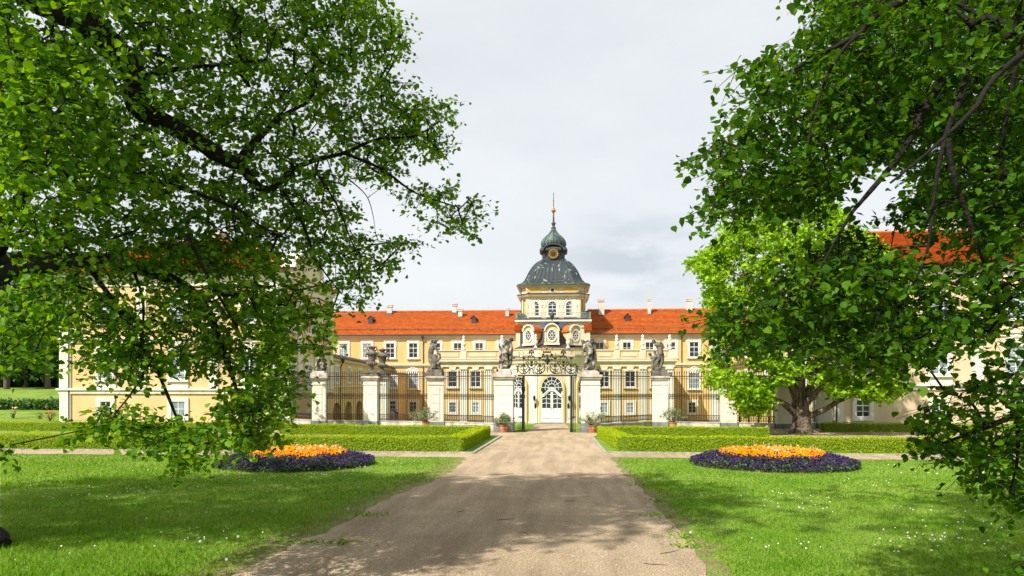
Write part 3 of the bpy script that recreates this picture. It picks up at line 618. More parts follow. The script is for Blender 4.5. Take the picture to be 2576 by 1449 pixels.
oculus(0, 1.72, Z(865, 86), Z(815.5, 86), -.55, .50, .68); oculus(-.69, 1.5, Z(867, 87), Z(819, 87), -.55, .44, .66); oculus(.69, 1.5, Z(867, 87), Z(819, 87), -.55, .44, .66)
for sx in (-1, 1):
    a_ = sx*.41; f = bay_frame(a_, -.1); p = f.p(0, 0, 0); finial(slate, p[0], p[1], zt_, 1.05)
# doors of the bay
def bay_door(ang, wd):
    f = bay_frame(ang); zb0 = Z(1062, 86); zt0 = Z(946.5, 86); zs = zt0-wd/2; ztr = Z(987, 86)
    s = MB(); s.strip(f, arch_pts(0, wd, zs, zt0, 14), arch_pts(0, wd+.5, zs, zt0+.25, 14), -.6, .12); s.fbox(f, -wd/2-.25, -wd/2, -.6, .12, gb, zs); s.fbox(f, wd/2, wd/2+.25, -.6, .12, gb, zs); o = s.build('door_surround', 'stucco_yellow', PB)
    p = MB(); p.poly([f.p(-wd/2, .035, zb0+1.6), f.p(wd/2, .035, zb0+1.6)]+[f.p(a, .035, b) for a, b in arch_pts(0, wd, zs, zt0, 14)[::-1]]); p.build('pane', 'glass_dark', o)
    d = MB(); t = .07; w2 = wd/2
    d.strip(f, arch_pts(0, wd-.16, zs, zt0-.08, 14), arch_pts(0, wd, zs, zt0, 14), .02, .10)
    for r in (.33, .62):
        q = arch_pts(0, wd*r, zs-.05, zs-.05+wd/2*r, 10); d.tube([f.p(a, .08, b) for a, b in q], .035, 4)
    for i in range(1, 6):
        an = math.pi*i/6; d.tube([f.p(math.cos(an)*w2*.33, .08, zs-.05+math.sin(an)*w2*.33), f.p(math.cos(an)*w2*.96, .08, zs-.02+math.sin(an)*w2*.96)], .03, 4)
    for c in (-w2*.62, -w2*.33, 0, w2*.33, w2*.62): d.fbox(f, c-.03, c+.03, .04, .09, ztr+.3, zs)
    d.fbox(f, -w2, w2, .04, .095, zs-.10, zs-.04)
    hump = [(-w2, ztr-.35), (-w2*.75, ztr-.22), (-w2*.5, ztr+.1), (-w2*.25, ztr+.42), (0, ztr+.52), (w2*.25, ztr+.42), (w2*.5, ztr+.1), (w2*.75, ztr-.22), (w2, ztr-.35)]
    d.strip(f, [(a, b-.32) for a, b in hump], hump, .03, .2); d.strip(f, [(a, b-.06) for a, b in hump], [(a, b+.07) for a, b in hump], .03, .27)
    d.build('transom', 'white_paint', o)
    for sd in (-1, 1):
        q = MB(); a, b = (-w2, -.02) if sd < 0 else (.02, w2); zl = zb0+1.75; q.fbox(f, a, b, .02, .10, zb0, zl); q.fbox(f, a+.14, b-.14, .10, .15, zb0+.45, zl-.2); q.fbox(f, a+.22, b-.22, .15, .19, zb0+.55, zl-.3); q.fbox(f, a-.02*sd, b, .10, .14, zl-.1, zl+.05)
        q.fbox(f, a, a+.13, .02, .12, zl, ztr+.1); q.fbox(f, b-.13, b, .02, .12, zl, ztr+.1)
        c = (a+b)/2; q.fbox(f, c-.03, c+.03, .03, .10, zl, ztr+.1)
        for i in range(1, 4):
            z = zl+(ztr-zl)*i/3.6; pts = [f.p(a+(b-a)*j/6, .09, z+.12*math.sin(math.pi*j/6)) for j in range(7)]; q.tube(pts, .035, 4)
        lf = q.build('door_leaf', 'white_paint', o)
        h = MB(); hx = b-.08 if sd < 0 else a+.08; h.tube([f.p(hx, .12, zl+.1), f.p(hx, .2, zl+.1), f.p(hx-.14*sd*-1, .2, zl+.1)], .025, 5); h.build('door_handle', 'iron', lf)
bay_door(0, 2.7); bay_door(-.93, 2.5); bay_door(.93, 2.5)
for a_ in (-1.32, -.47, .47, 1.32):
    m_ = MB(); f = bay_frame(a_); m_.fbox(f, -.55, .55, -.3, .10, gb+.7, Z(914, 86)-.4); m_.fbox(f, -.32, .32, .10, .16, gb+1.2, Z(925, 86)-.4); m_.fbox(f, -.62, .62, -.3, .16, gb, gb+.72); m_.build('bay_pilaster', 'stucco_white', PB)
for a_ in (-.40, .40):                                  # wall lanterns beside the door
    f = bay_frame(a_); zl = Z(1002, 86); m = MB(); m.tube([f.p(0, .12, zl-1.0), f.p(0, .35, zl-.75), f.p(0, .55, zl-.55), f.p(0, .55, zl-.3)], .035, 5); m.blob(f.p(0, .15, zl-.95), (.16, .1, .35)); m.lathe([(.06, -.3), (.13, -.25), (.19, .12), (.24, .15), (.12, .3), (.04, .36), (.04, .45)], f.p(0, .55, zl), 6); o = m.build('wall_lantern', 'iron', PB)
    m = MB(); m.lathe([(.10, -.22), (.16, .1)], f.p(0, .55, zl), 6); m.build('lantern_glass', 'glass_pale', o)
m_ = MB(); m_.box(XC-2.2, XC+2.2, bc.y-EB-.9, bc.y-EB+.3, gb, Z(1063, 86)); m_.build('door_step', 'stone_plinth', PB)
# tower
YW = 91.0
tb0, tb1 = U(1302, YW), U(1481.5, YW); zs0, zs1 = Z(807.5, YW), Z(804, YW); TCX = (tb0+tb1)/2; TCY = YW+4.7
m_ = MB(); m_.box(tb0, tb1, YW, YW+9.4, 0, zs0-.1); m_.fbox(FX(YW), tb0-.1, tb1+.1, 0, .12, zs0-.9, zs0-.7); m_.build('tower_base', 'stucco_cream', PB)
m_ = MB(); m_.box(tb0-.35, tb1+.35, YW-.40, YW+9.8, zs0-.1, zs1+.02); m_.build('terrace_slab', 'stucco_white', PB)
m_ = MB(); m_.box(tb0-.42, tb1+.42, YW-.46, YW+9.86, zs1+.023, zs1+.10); m_.build('slab_edge', 'lead_dark', PB)
for x in (1303.5, 1479):                               # little tile capped piers at the wing ends
    X = U(x, YW-1); m = MB(); m.box(X-.28, X+.28, YW-1.3, YW, 2, Z(833, YW-1)); o = m.build('corner_pier', 'stucco_cream', PB)
    m = MB(); tiled_roof(m, (X-.5, YW-1.5, Z(833, YW-1)), (X+.5, YW-1.5, Z(833, YW-1)), (X-.5, YW, Z(820, YW-1)+.3), (X+.5, YW, Z(820, YW-1)+.3), .25); m.box(X-.48, X+.48, YW-1.48, YW, Z(833, YW-1)-.05, Z(831, YW-1)); m.build('pier_tiles', 'roof_tiles', o)
def oct_(off, z, hw=4.67, ch=1.36, dy=0):
    a = hw+off; c = a-ch*(a/hw)
    return [Vector((TCX+x, TCY+y+dy, z)) for x, y in ((c, -a), (a, -c), (a, c), (c, a), (-c, a), (-a, c), (-a, -c), (-c, -a))]
zt0, zt1 = zs1+.1, Z(721, YW)
m_ = MB(); m_.rings([oct_(-.35, zt0), oct_(-.35, Z(716, YW)+.1)]); m_.build('tower_wall', 'stucco_gold', PB)
YW2 = TCY-4.67+.35; F = FX(YW2)
zc0, zc1 = Z(745, YW), Z(738, YW)
m_ = MB(); m_.rings([oct_(-.18, zc0-.35), oct_(-.12, zc0-.1), oct_(.1, zc0), oct_(.25, zc1-.1), oct_(.28, zc1)]); m_.rings([oct_(-.25, zc1+.02), oct_(-.25, zc1+.35), oct_(-.34, zc1+.4)])
m_.rings([oct_(-.3, Z(722.5, YW)), oct_(-.1, Z(719, YW)), oct_(.3, Z(717, YW))])
tc_ = m_.build('tower_cornice', 'stucco_cream', PB)
m_ = MB(); m_.rings([oct_(.27, zc1-.10), oct_(.30, zc1-.02)]); m_.rings([oct_(.31, zc1+.003), oct_(-.2, zc1+.12)]); m_.build('cornice_cover', 'lead_dark', tc_)
for x in (1333.5, 1367.7, 1411.7, 1449): m_ = MB(); X = U(x, YW); m_.fbox(F, X-(.42 if 1340 < x < 1440 else .62), X+(.42 if 1340 < x < 1440 else .62), 0, .10, zt0, zc0-.36); m_.fbox(F, X-.60, X+.60, 0, .08, zc1+.4, Z(722.6, YW)); m_.build('tower_pilaster', 'stucco_cream', PB)
for sx in (-1, 1):
    m_ = MB(); f = Fr((TCX+sx*(4.32-.58), TCY-(4.32-.58), 0), (1/math.sqrt(2), sx/math.sqrt(2), 0), (sx/math.sqrt(2), -1/math.sqrt(2), 0)); m_.fbox(f, -.85, -.45, 0, .08, zt0, zc0-.36); m_.fbox(f, .45, .85, 0, .08, zt0, zc0-.36); m_.fbox(f, -.85, .85, 0, .06, zc1+.4, Z(722.6, YW)); m_.build('corner_pilaster', 'stucco_cream', PB)
for x in (1345.7, 1389.7, 1434.3):
    window(PB, F, U(x, YW), Z(794, YW), Z(757, YW), 1.14, 2, 3, .20, arch=True, crown=0, glass='glass_dark', smat='stucco_white', dep=.12)
    k_ = MB(); X = U(x, YW); zz = Z(757, YW)+.15
    k_.strip(F, arch_pts(X, 1.7, zz-.75, zz+.12), arch_pts(X, 2.05, zz-.75, zz+.32), 0, .14)
    for du, dz, r in ((0, .52, .2), (-.28, .38, .14), (.28, .38, .14), (0, .25, .18), (-.9, -.65, .1), (.9, -.65, .1), (-.92, -.9, .08), (.92, -.9, .08), (0, .75, .1)): k_.blob(F.p(X+du, .12, zz+dz), (r, .1, r), 6, 4)
    k_.build('stucco_crown', 'stucco_white', PB)
for x in (1345.7-2, 1389.7, 1434.3+2):
    X = U(x, YW); k_ = MB(); za_, zb2 = Z(734, YW), Z(725, YW); k_.fprism(F, [(X+a*(1.05 if x != 1389.7 else .95), za_+(zb2-za_)*b) for a, b in ((-1, .1), (-.85, 0), (.85, 0), (1, .1), (1, .9), (.85, 1), (-.85, 1), (-1, .9))], .09, .12); k_.build('attic_panel', 'stucco_gold', PB)
k_ = MB(); X = U(1389.7, YW); k_.fprism(F, [(X+.36*math.cos(a), Z(729.5, YW)+.36*math.sin(a)) for a in [i*math.pi/8 for i in range(16)]], .121, .15); o = k_.build('attic_opening', 'stucco_white', PB)
k_ = MB(); k_.fprism(F, [(X+.25*math.cos(a), Z(729.5, YW)+.25*math.sin(a)) for a in [i*math.pi/8 for i in range(16)]], .151, .16); k_.build('opening_shade_disc', 'opening_shade', o)  # raised disc, the shade inside the opening is put into its colour
# balcony railing
m_ = MB(); zr0, zr1 = zs1+.12, Z(786, YW-.3); rx0, rx1 = tb0-.15, tb1+.15; ry = YW-.25
for z in (zr0+.1, zr1-.03): m_.box(rx0, rx1, ry-.02, ry+.02, z-.02, z+.02); m_.box(rx0-.02, rx0+.02, ry, ry+9, z-.02, z+.02); m_.box(rx1-.02, rx1+.02, ry, ry+9, z-.02, z+.02)
X = rx0
while X < rx1: m_.box(X-.012, X+.012, ry-.012, ry+.012, zr0+.1, zr1); X += .155
for Y in np.arange(ry, ry+9, .3): m_.box(rx0-.012, rx0+.012, Y-.012, Y+.012, zr0, zr1); m_.box(rx1-.012, rx1+.012, Y-.012, Y+.012, zr0, zr1)
for X in (rx0, rx1): m_.box(X-.08, X+.08, ry-.08, ry+.08, zr0-.02, zr1+.05)
m_.build('balcony_railing', 'copper_edge', PB)
for x in (1311.5, 1470.5):
    X = U(x, YW-.3); m = MB(); m.tube([(X, YW+.15, zt0), (X, YW+.15, Z(728, YW)), (X+(-.3 if x < 1389 else .3), YW-.4, Z(720, YW))], .05, 6); m.build('drainpipe', 'lead_dark', PB)
    sd = -1 if x < 1389 else 1; m = MB(); m.poly([(X-.5, YW-.1, zt0+.1), (X+.6, YW-.1, zt0+.1), (X+.6, YW+.3, zt0+.65), (X-.5, YW+.3, zt0+.95)]); m.poly([(X-.5, YW+.3, zt0+.1), (X+.6, YW+.3, zt0+.1), (X+.6, YW+.3, zt0+.65), (X-.5, YW+.3, zt0+.95)]); m.build('corner_hood', 'copper_green', PB)
# dome
YD = TCY; ud = YD/1698; zd = lambda c: CZ+(HZ-(680+c/2.5875)/1.4907)*ud
dm = MB(); prof = [(338, 1004, 1), (330, 1001, 1), (305, 985, .99), (280, 958, .97), (258, 915, .94), (240, 878, .92), (219, 845, .88), (196, 815, .82), (172, 793, .76), (150, 778, .7), (118, 768, .62)]
prof[0] = (357, 1006, 1); prof[1] = (345, 998, 1)
rg_ = []
for hw, y, cr in prof:
    a = hw/3.857*ud*(.955); c = a*(1-.29-.13*(1-cr)*1.6); z = CZ+(zd(y)-CZ)*(TCY-.8*a)/TCY
    rg_.append([Vector((TCX+x, TCY+yy, z)) for x, yy in ((c, -a), (a, -c), (a, c), (c, a), (-c, a), (-a, c), (-a, -c), (-c, -a))])
dm.rings(rg_); dome = dm.build('dome', 'copper_dome', PB)
sm = MB()                                               # standing seams
for k in range(9):
    fr = (k-4)/4.6
    sm.tube([Vector((TCX+fr*(r[0].x-TCX), r[0].y-.02, r[0].z)) for r in rg_], .028, 4)
for i in range(8): sm.tube([r[i]+(r[i]-Vector((TCX, TCY, r[i].z))).normalized()*.02 for r in rg_], .05, 5)
for sd in (-1, 1):
    for fr in (-.6, 0, .6): sm.tube([Vector((TCX+sd*abs(r[1].x-TCX)+.02*sd, TCY+fr*(r[2].y-TCY), r[1].z)) for r in rg_], .028, 4)
sm.build('dome_seams', 'copper_dome', dome)
ef = MB(); r0 = rg_[0]; z_ = r0[0].z; ef.rings([[Vector((p.x, p.y, z_-.10)) for p in r0], [Vector((TCX+(p.x-TCX)*1.012, TCY+(p.y-TCY)*1.012, z_+.02)) for p in r0]]); ef.build('dome_gutter', 'copper_edge', dome)
def octr(hw, z, c=.414): return [Vector((TCX+x*hw, TCY+y*hw, z)) for x, y in ((c, -1), (1, -c), (1, c), (c, 1), (-c, 1), (-1, c), (-1, -c), (-c, -1))]
uc = ud/3.857; zd0 = zd; zd = lambda c: CZ+(zd0(c)-CZ)*(TCY-.8*108*uc)/TCY if c > 657 else zd0(c)
m_ = MB(); m_.rings([octr(122*uc, zd(775), .55), octr(122*uc, zd(758), .55), octr(108*uc, zd(756), .55), octr(108*uc, zd(690), .55)]); lan = m_.build('lantern', 'lead_dark', PB)
m_ = MB(); m_.rings([octr(112*uc, zd(694), .55), octr(132*uc, zd(682), .55), octr(134*uc, zd(664), .55), octr(120*uc, zd(655), .5), octr(104*uc, zd(650))]); m_.build('lantern_cornice', 'lead_dark', lan)
yl = TCY-108*uc; F = FX(yl)
m_ = MB(); m_.strip(F, arch_pts(TCX, 2.7, zd(682), zd(644), 12), arch_pts(TCX, 3.1, zd(682), zd(632), 12), -.5, .50); m_.fprism(F, arch_pts(TCX, 2.1, zd(692), zd(652), 12), -.3, .02); m_.build('clock_hood', 'lead_dark', lan)
for sx in (-1, 1):
    f = FX(yl); X = TCX+sx*.62*1.55*.95*.98
    X = TCX+sx*92*uc*.62*1.62
    q = MB(); X = TCX+sx*1.36; fd = Fr((TCX+sx*108*uc*.775, TCY-108*uc*.775, 0), (1/math.sqrt(2), sx/math.sqrt(2), 0), (sx/math.sqrt(2), -1/math.sqrt(2), 0)); q.fbox(fd, -.28, .28, 0, .05, zd(740), zd(703)); o = q.build('lantern_window', 'rust_iron', lan)
    q = MB(); 
    for a in (-1, 1):
        for b in (0, 1): q.fbox(fd, (.03 if a > 0 else -.21), (.21 if a > 0 else -.03), .051, .06, zd(737)+b*.27, zd(737)+b*.27+.22)
    q.build('pane', 'glass_dark', o)
F = FX(yl-.36); hb = MB(); hb.fprism(F, [(TCX+46*uc*math.cos(a), CZ+(zd0(708)-CZ)*(TCY-108*uc-.4)/TCY+46*uc*math.sin(a)) for a in [i*math.pi/12 for i in range(24)]], -.6, .0); hb.build('clock_housing', 'lead_dark', lan)
zcl = CZ+(zd0(708)-CZ)*(TCY-108*uc-.4)/TCY; cm = MB(); cm.fprism(F, [(TCX+34*uc*math.cos(a), zcl+34*uc*math.sin(a)) for a in [i*math.pi/14 for i in range(28)]], .02, .10); clock = cm.build('clock', 'iron', PB)
g = MB(); nn = 28; g.strip(F, [(TCX+34*uc*math.cos(2*math.pi*i/nn), zcl+34*uc*math.sin(2*math.pi*i/nn)) for i in range(nn+1)], [(TCX+(44+4*math.sin(i*2.4))*uc*math.cos(2*math.pi*i/nn), zcl+(44+4*math.sin(i*2.4))*uc*math.sin(2*math.pi*i/nn)) for i in range(nn+1)], .03, .16)
for i in range(14): an = 2*math.pi*i/14; g.blob(F.p(TCX+45*uc*math.cos(an), .14, zcl+44*uc*math.sin(an)), .085, 6, 4)
g.build('clock_surround', 'gold', clock)
for i in range(12):
    an = 2*math.pi*i/12; a, b = 21*uc, 31*uc; h_ = MB(); ca, sa = math.sin(an), math.cos(an); wv = .035 if i % 3 else .055
    h_.fprism(F, [(TCX+ca*a+sa*wv, zcl+sa*a-ca*wv), (TCX+ca*b+sa*wv, zcl+sa*b-ca*wv), (TCX+ca*b-sa*wv, zcl+sa*b+ca*wv), (TCX+ca*a-sa*wv, zcl+sa*a+ca*wv)], .101, .115); h_.build('clock_numeral', 'gold', clock)
for ang, ln in ((R(-52), 17), (R(-28), 26)):
    h_ = MB(); ca, sa = math.sin(ang), math.cos(ang); b = ln*uc; wv = .035; h_.fprism(F, [(TCX-ca*.1+sa*wv, zcl-sa*.1-ca*wv), (TCX+ca*b, zcl+sa*b), (TCX-ca*.1-sa*wv, zcl-sa*.1+ca*wv)], .12, .135); h_.build('clock_hand', 'gold', clock)
def n16(hw, z, n=16):                                   # ribbed onion cross-section
    return [Vector((TCX+hw*uc*math.cos(2*math.pi*(i+.5)/n), TCY+hw*uc*math.sin(2*math.pi*(i+.5)/n), zd(z))) for i in range(n)]
ob = MB(); ob.rings([n16(h, y, 8) if 0 else n16(h*1.02, y) for h, y in ((98, 655), (112, 640), (118, 618), (115, 595), (104, 572), (86, 549), (64, 530), (46, 513), (33, 497), (24, 480), (20, 466))]); onion = ob.build('onion_dome', 'copper_green', PB)
sm = MB()
for i in range(8):
    an = 2*math.pi*(i+.5)/8+math.pi/8; sm.tube([(TCX+h*uc*1.03*math.cos(an), TCY+h*uc*1.03*math.sin(an), zd(y)) for h, y in ((98, 655), (112, 640), (118, 618), (115, 595), (104, 572), (86, 549), (64, 530), (46, 513), (33, 497), (24, 480))], .04, 5)
sm.build('onion_seams', 'lead_dark', onion)
sp = MB(); sp.lathe([(h*uc, zd(y)) for h, y in ((19, 468), (25, 462), (25, 456), (15, 450), (13, 432), (17, 424), (23, 416), (21, 411), (14, 407), (10, 395), (8, 360), (7, 318))], (TCX, TCY, 0), 12); spire = sp.build('spire', 'lead_dark', PB, smooth=True)
sp = MB(); sp.lathe([(h*uc, zd(y)) for h, y in ((7, 318), (10, 314), (8, 308), (18, 302), (23, 291), (18, 280), (9, 274), (13, 268), (7, 262), (4, 255))], (TCX, TCY, 0), 12); sp.build('gilded_ball', 'gold', spire, smooth=True)
sp = MB(); sp.lathe([(h*uc, zd(y)) for h, y in ((4, 258), (3.5, 200), (5, 190), (3, 180), (2.6, 135), (4, 130), (1.4, 118), (.4, 110))], (TCX, TCY, 0), 6); sp.build('lightning_rod', 'iron', spire)

# ---------------------------------------------------------------- side pavilions
def pavilion(name, xl, xr, YF, depth, wallm, y_e, y_r, label, side, beltys, mainx, belt2, X0=None, X1=None):
    X0 = U(xl, YF) if X0 is None else X0; X1 = U(xr, YF) if X1 is None else X1; F = FX(YF); cx = (xl+xr)/2 if X0 is None else 1288
    P = thing(name, ((X0+X1)/2, YF, -3.1), label, 'palace pavilion'); xm = mainx[len(mainx)//2]; ze = W(xm, y_e, YF).z; zr = W(xm, y_r, YF+6.2).z
    zb = lambda y: W(xm, y, YF).z
    m = MB(); m.box(X0, X1, YF, YF+depth, -4.6, ze-.02); m.build('wall', wallm, P)
    m = MB()
    for k, (Fk, u0, u1) in enumerate(((F, X0-.0, X1+.0), (Fr((X1, 0, 0), (0, 1, 0), (1, 0, 0)), YF, YF+depth), (Fr((X0, 0, 0), (0, 1, 0), (-1, 0, 0)), YF, YF+depth))):
        e = .38 if k == 0 else 0
        for z0, z1, d in ((ze-.2, ze+.02, .5), (ze-.42, ze-.203, .34), (ze-1.0, ze-.423, .08)): m.fbox(Fk, u0-(d if k == 0 else 0), u1+(d if k == 0 else 0), 0, d, z0, z1)
        for yb_, h1, h2, d in ((beltys[0], .16, .30, .26), (belt2[0], .14, .26, .24)):
            z = zb(yb_); m.fbox(Fk, u0-(d if k == 0 else 0), u1+(d if k == 0 else 0), 0, d, z-h1, z); m.fbox(Fk, u0-(d*.5 if k == 0 else 0), u1+(d*.5 if k == 0 else 0), 0, d*.5, z-h1-h2, z-h1-.003)
    m.build('cornice', 'stucco_white', P)
    z1 = zb(beltys[0]); z2 = zb(belt2[0]); gz0 = -4.6
    def pil(Fk, a, b, d, zz0, zz1): q = MB(); q.fbox(Fk, a, b, 0, d, zz0, zz1); q.build('pilaster', 'stucco_white', P)
    sp_ = (mainx[1]-mainx[0]); us = [U(x-sp_/2, YF) for x in mainx]+[U(mainx[-1]+sp_/2, YF)]
    for i, u in enumerate(us):
        if u < X0+1.1 or u > X1-1.1: continue
        pil(F, u-.42, u+.42, .10, z1+.004, z2-.44); pil(F, u-.42, u+.42, .10, z2+.004, ze-1.003)
    for a, b in ((X0-.0, X0+1.0), (X1-1.0, X1+.0)):
        pil(F, a, b, .13, z1+.004, z2-.44); pil(F, a, b, .13, z2+.004, ze-1.003); pil(F, a, b, .13, gz0, z1-.47)
    for Xs, sg_ in ((X1, 1), (X0, -1)):
        Fs = Fr((Xs, 0, 0), (0, 1, 0), (sg_, 0, 0))
        for a in [YF, YF+4.2, YF+8.4, YF+depth-.9]:
            pil(Fs, a, a+.9, .12, z1+.004, z2-.44); pil(Fs, a, a+.9, .12, z2+.004, ze-1.003)
    e = .55; rf = MB(); A = (X0-e, YF-e, ze+.05); B = (X1+e, YF-e, ze+.05); C = (X1+e, YF+depth+e, ze+.05); D = (X0-e, YF+depth+e, ze+.05); yr = YF+6.2; hx = 5.6
    # hipped roof with stepped courses
    r1, r2 = Vector((X0+hx, yr, zr)), Vector((X1-hx, yr, zr)); r3, r4 = Vector((X1-hx, YF+depth-6.2, zr)), Vector((X0+hx, YF+depth-6.2, zr))
    for a, b, c, d in ((A, B, r2, r1), (B, C, r3, r2), (C, D, r4, r3), (D, A, r1, r4)):
        tiled_roof(rf, a, b, d, c, .32)
    rf.poly([r1, r2, r3, r4])
    for a, b in ((A, r1), (B, r2), (C, r3), (D, r4), (r1, r2), (r2, r3), (r4, r1)): rf.tube([Vector(a)+Vector((0, 0, .05)), Vector(b)+Vector((0, 0, .05))], .14, 6)
    ro = rf.build('roof', 'roof_tiles', P); m = MB(); m.box(X0-e-.12, X1+e+.12, YF-e-.13, YF-e-.01, ze-.0, ze+.11); m.build('gutter', 'lead_dark', P)
    return P, ro, F, X0, X1, ze, zr
# left
YP = 56.0
PL, roL, F, X0, X1, zeL, zrL = pavilion('side_pavilion', 152, 700, YP, 13.6, 'stucco_peach', 690, 611, 'peach walled pavilion with orange hipped roof seen through the leaves of the left tree', 1, (977,), [265, 449, 630], (850,))
for i, x in enumerate((267, 449, 628)):
    u = U(x, YP); zf = lambda y: W(x, y, YP).z
    if i == 1:
        o = window(PL, F, u, zf(1048), zf(1010), 1.25, 2, 2, .32, sill=False, glass='glass_pale', dep=.12)
        d = MB(); d.fbox(F, u-.62, u+.62, .13, .18, -3.2, zf(1048)-.03); d.fbox(F, u-.5, u-.08, .18, .21, -3.0, zf(1050)-.1); d.fbox(F, u+.08, u+.5, .18, .21, -3.0, zf(1050)-.1); d.build('door', 'white_paint', PL)
    else: window(PL, F, u, zf(1052), zf(1010), .92, 2, 3, .38, sill=False, glass='glass_dark', grille=True, dep=.12)
    window(PL, F, u, zf(954), zf(892), 1.28, 2, 4, .28, crown=1.1, glass='glass_pale', dep=.14, apron=True, big=2)
    window(PL, F, u, zf(811), zf(762), 1.2, 2, 3, .28, crown=.5, glass='glass_pale', dep=.13)
Fs = Fr((X1, 0, 0), (0, 1, 0), (1, 0, 0))
for a in (YP+2.7, YP+6.8, YP+11.2):
    window(PL, Fs, a, -1.9, -.5, .95, 2, 3, .3, sill=False); window(PL, Fs, a, W(778, 975, YP+6).z+.1, W(778, 921, YP+6).z+.1, 1.28, 2, 4, .28, crown=.9, glass='glass_pale', dep=.14); window(PL, Fs, a, W(809, 845, YP+10).z, W(809, 812, YP+10).z+.4, 1.2, 2, 3, .28, crown=.5, glass='glass_red' if a > YP+6 else 'glass_pale')
g_ = MB(); zz = zeL; Fg = Fr((X1, 0, 0), (0, 1, 0), (1, 0, 0)); g_.fprism(Fg, [(YP+2.2, zz), (YP+9.0, zz), (YP+9.0, zz+.8)]+[(YP+5.6+3.4*math.cos(a), zz+.8+1.5*math.sin(a)) for a in [math.pi*i/10 for i in range(1, 10)]]+[(YP+2.2, zz+.8)], -.6, .45); g_.build('attic_gable', 'stucco_cream', PL)
g_ = MB(); g_.strip(Fg, [(YP+5.6-3.4*math.cos(a), zz+.8+1.5*math.sin(a)) for a in [math.pi*i/10 for i in range(11)]], [(YP+5.6-3.7*math.cos(a), zz+.85+1.8*math.sin(a)) for a in [math.pi*i/10 for i in range(11)]], -.7, .7); g_.build('gable_moulding', 'stucco_white', PL)
downpipe(PL, F, U(176, YP), zeL-.1, -3.0, 'rust_iron', False)
p = W(560, 640, YP+4.5); chimney(roL, p.x-1.5, p.y+2, p.z+.4, p.z+2.6, 1.0)
# right
PR, roR, F, X0, X1, zeR, zrR = pavilion('side_pavilion', 2088, 2700, YP, 13.6, 'stucco_pale', 669, 584, 'pale peach pavilion with orange roof and white window surrounds behind the bright green tree', -1, (966,), [2170, 2362, 2555], (834,), X1=U(2700, YP)+6)
for i, x in enumerate((2170, 2362, 2555, 2748)):
    u = U(x, YP); zf = lambda y: W(x, y-(x-2260)*.010, YP).z
    window(PR, F, u, zf(1048), zf(1005), 1.05, 2, 3, .30, sill=False, glass='glass_dark', dep=.14, grille=False)
    window(PR, F, u, zf(942.5), zf(874), 1.42, 2, 4, .26, crown=1.1, glass='glass_pale', dep=.16, apron=True, big=2)
    window(PR, F, u, zf(806), zf(741), 1.35, 2, 3, .26, arch=True, glass='glass_pale', dep=.14)
for a in (YP+2.7, YP+6.8, YP+11.2):
    Fs = Fr((X0, 0, 0), (0, 1, 0), (-1, 0, 0)); window(PR, Fs, a, -.3+.8, 2.5, 1.28, 2, 4, .28, crown=.9, glass='glass_pale'); window(PR, Fs, a, 6.5, 8.0, 1.2, 2, 3, .28)
downpipe(PR, F, U(2103, YP), zeR-.1, -3.0, 'rust_iron', False)
p = W(2385, 588, YP+6.5); chimney(roR, p.x, p.y, p.z, W(2385, 546, YP+6.5).z, 1.15)

# ---------------------------------------------------------------- low arcade wings along the court
def arcade(X, sg_, label):
    Y0, Y1 = YP+13.6, YM; A = thing('arcade_wing', (X, (Y0+Y1)/2, -3.2), label, 'arcade wing'); Fs = Fr((X, 0, 0), (0, 1, 0), (-sg_, 0, 0))
    za_, zb3 = CZ+2.87, CZ+2.25; bk = X+sg_*7.5
    w_ = MB(); zi = CZ+(HZ-1008)/1660*75; arches = [(Y0+1.9+k*4.05, 1.25) for k in range(5)]
    # wall with real arch openings: piers, spandrels and the wall above
    def sl(Y): return za_+(zb3-za_)*(Y-Y0)/(Y1-Y0)
    edges = [Y0]+[e for c, h in arches for e in (c-h, c+h)]+[Y1]
    for a, b in zip(edges[0::2], edges[1::2]): w_.fprism(Fs, [(a, -6), (b, -6), (b, zi), (a, zi)], -.45, 0)
    for c, h in arches:
        ap = arch_pts(c, 2*h, zi-1.1, zi-.1, 8)
        for p, q in zip(ap, ap[1:]): w_.fprism(Fs, [p, q, (q[0], zi), (p[0], zi)], -.45, 0)
    w_.fprism(Fs, [(Y0, zi), (Y1, zi), (Y1, sl(Y1)), (Y0, sl(Y0))], -.45, 0)
    w_.fprism(Fs, [(Y0, -6), (Y1, -6), (Y1, zi), (Y0, zi)], -3.2, -3.0)
    w_.build('wall', 'stucco_yellow', A)
    m = MB(); z = Z(970, 70, 840)+.0; m.fbox(Fs, Y0, Y1, 0, .14, z-.2, z); m.fprism(Fs, [(Y0, sl(Y0)-.3), (Y1, sl(Y1)-.3), (Y1, sl(Y1)), (Y0, sl(Y0))], 0, .22); m.build('cornice', 'stucco_cream', A)
    for k in range(5):
        c = Y0+1.9+k*4.05; window(A, Fs, c, CZ+(HZ-962)/1665*(c), sl(c)-.85, 1.0, 2, 3, .22, glass='glass_pale', sill=False)
    r = MB(); tiled_roof(r, (X-sg_*.35, Y0, sl(Y0)+.1), (X-sg_*.35, Y1, sl(Y1)+.1), (bk, Y0, sl(Y0)+1.5), (bk, Y1, sl(Y1)+1.3), .32); ro = r.build('roof', 'roof_tiles', A)
    e = MB(); e.quad((X-sg_*.42, Y0, sl(Y0)+.09), (X-sg_*.42, Y1, sl(Y1)+.09), (X+sg_*.35, Y1, sl(Y1)+.50), (X+sg_*.35, Y0, sl(Y0)+.50)); e.fprism(Fs, [(Y0, sl(Y0)), (Y1, sl(Y1)), (Y1, sl(Y1)+.1), (Y0, sl(Y0)+.1)], 0, .45); e.build('eave_flashing', 'copper_green', ro)
    downpipe(A, Fs, Y0+2.8 if sg_ < 0 else Y0+3, sl(Y0)-.1, -3.4)
    return A
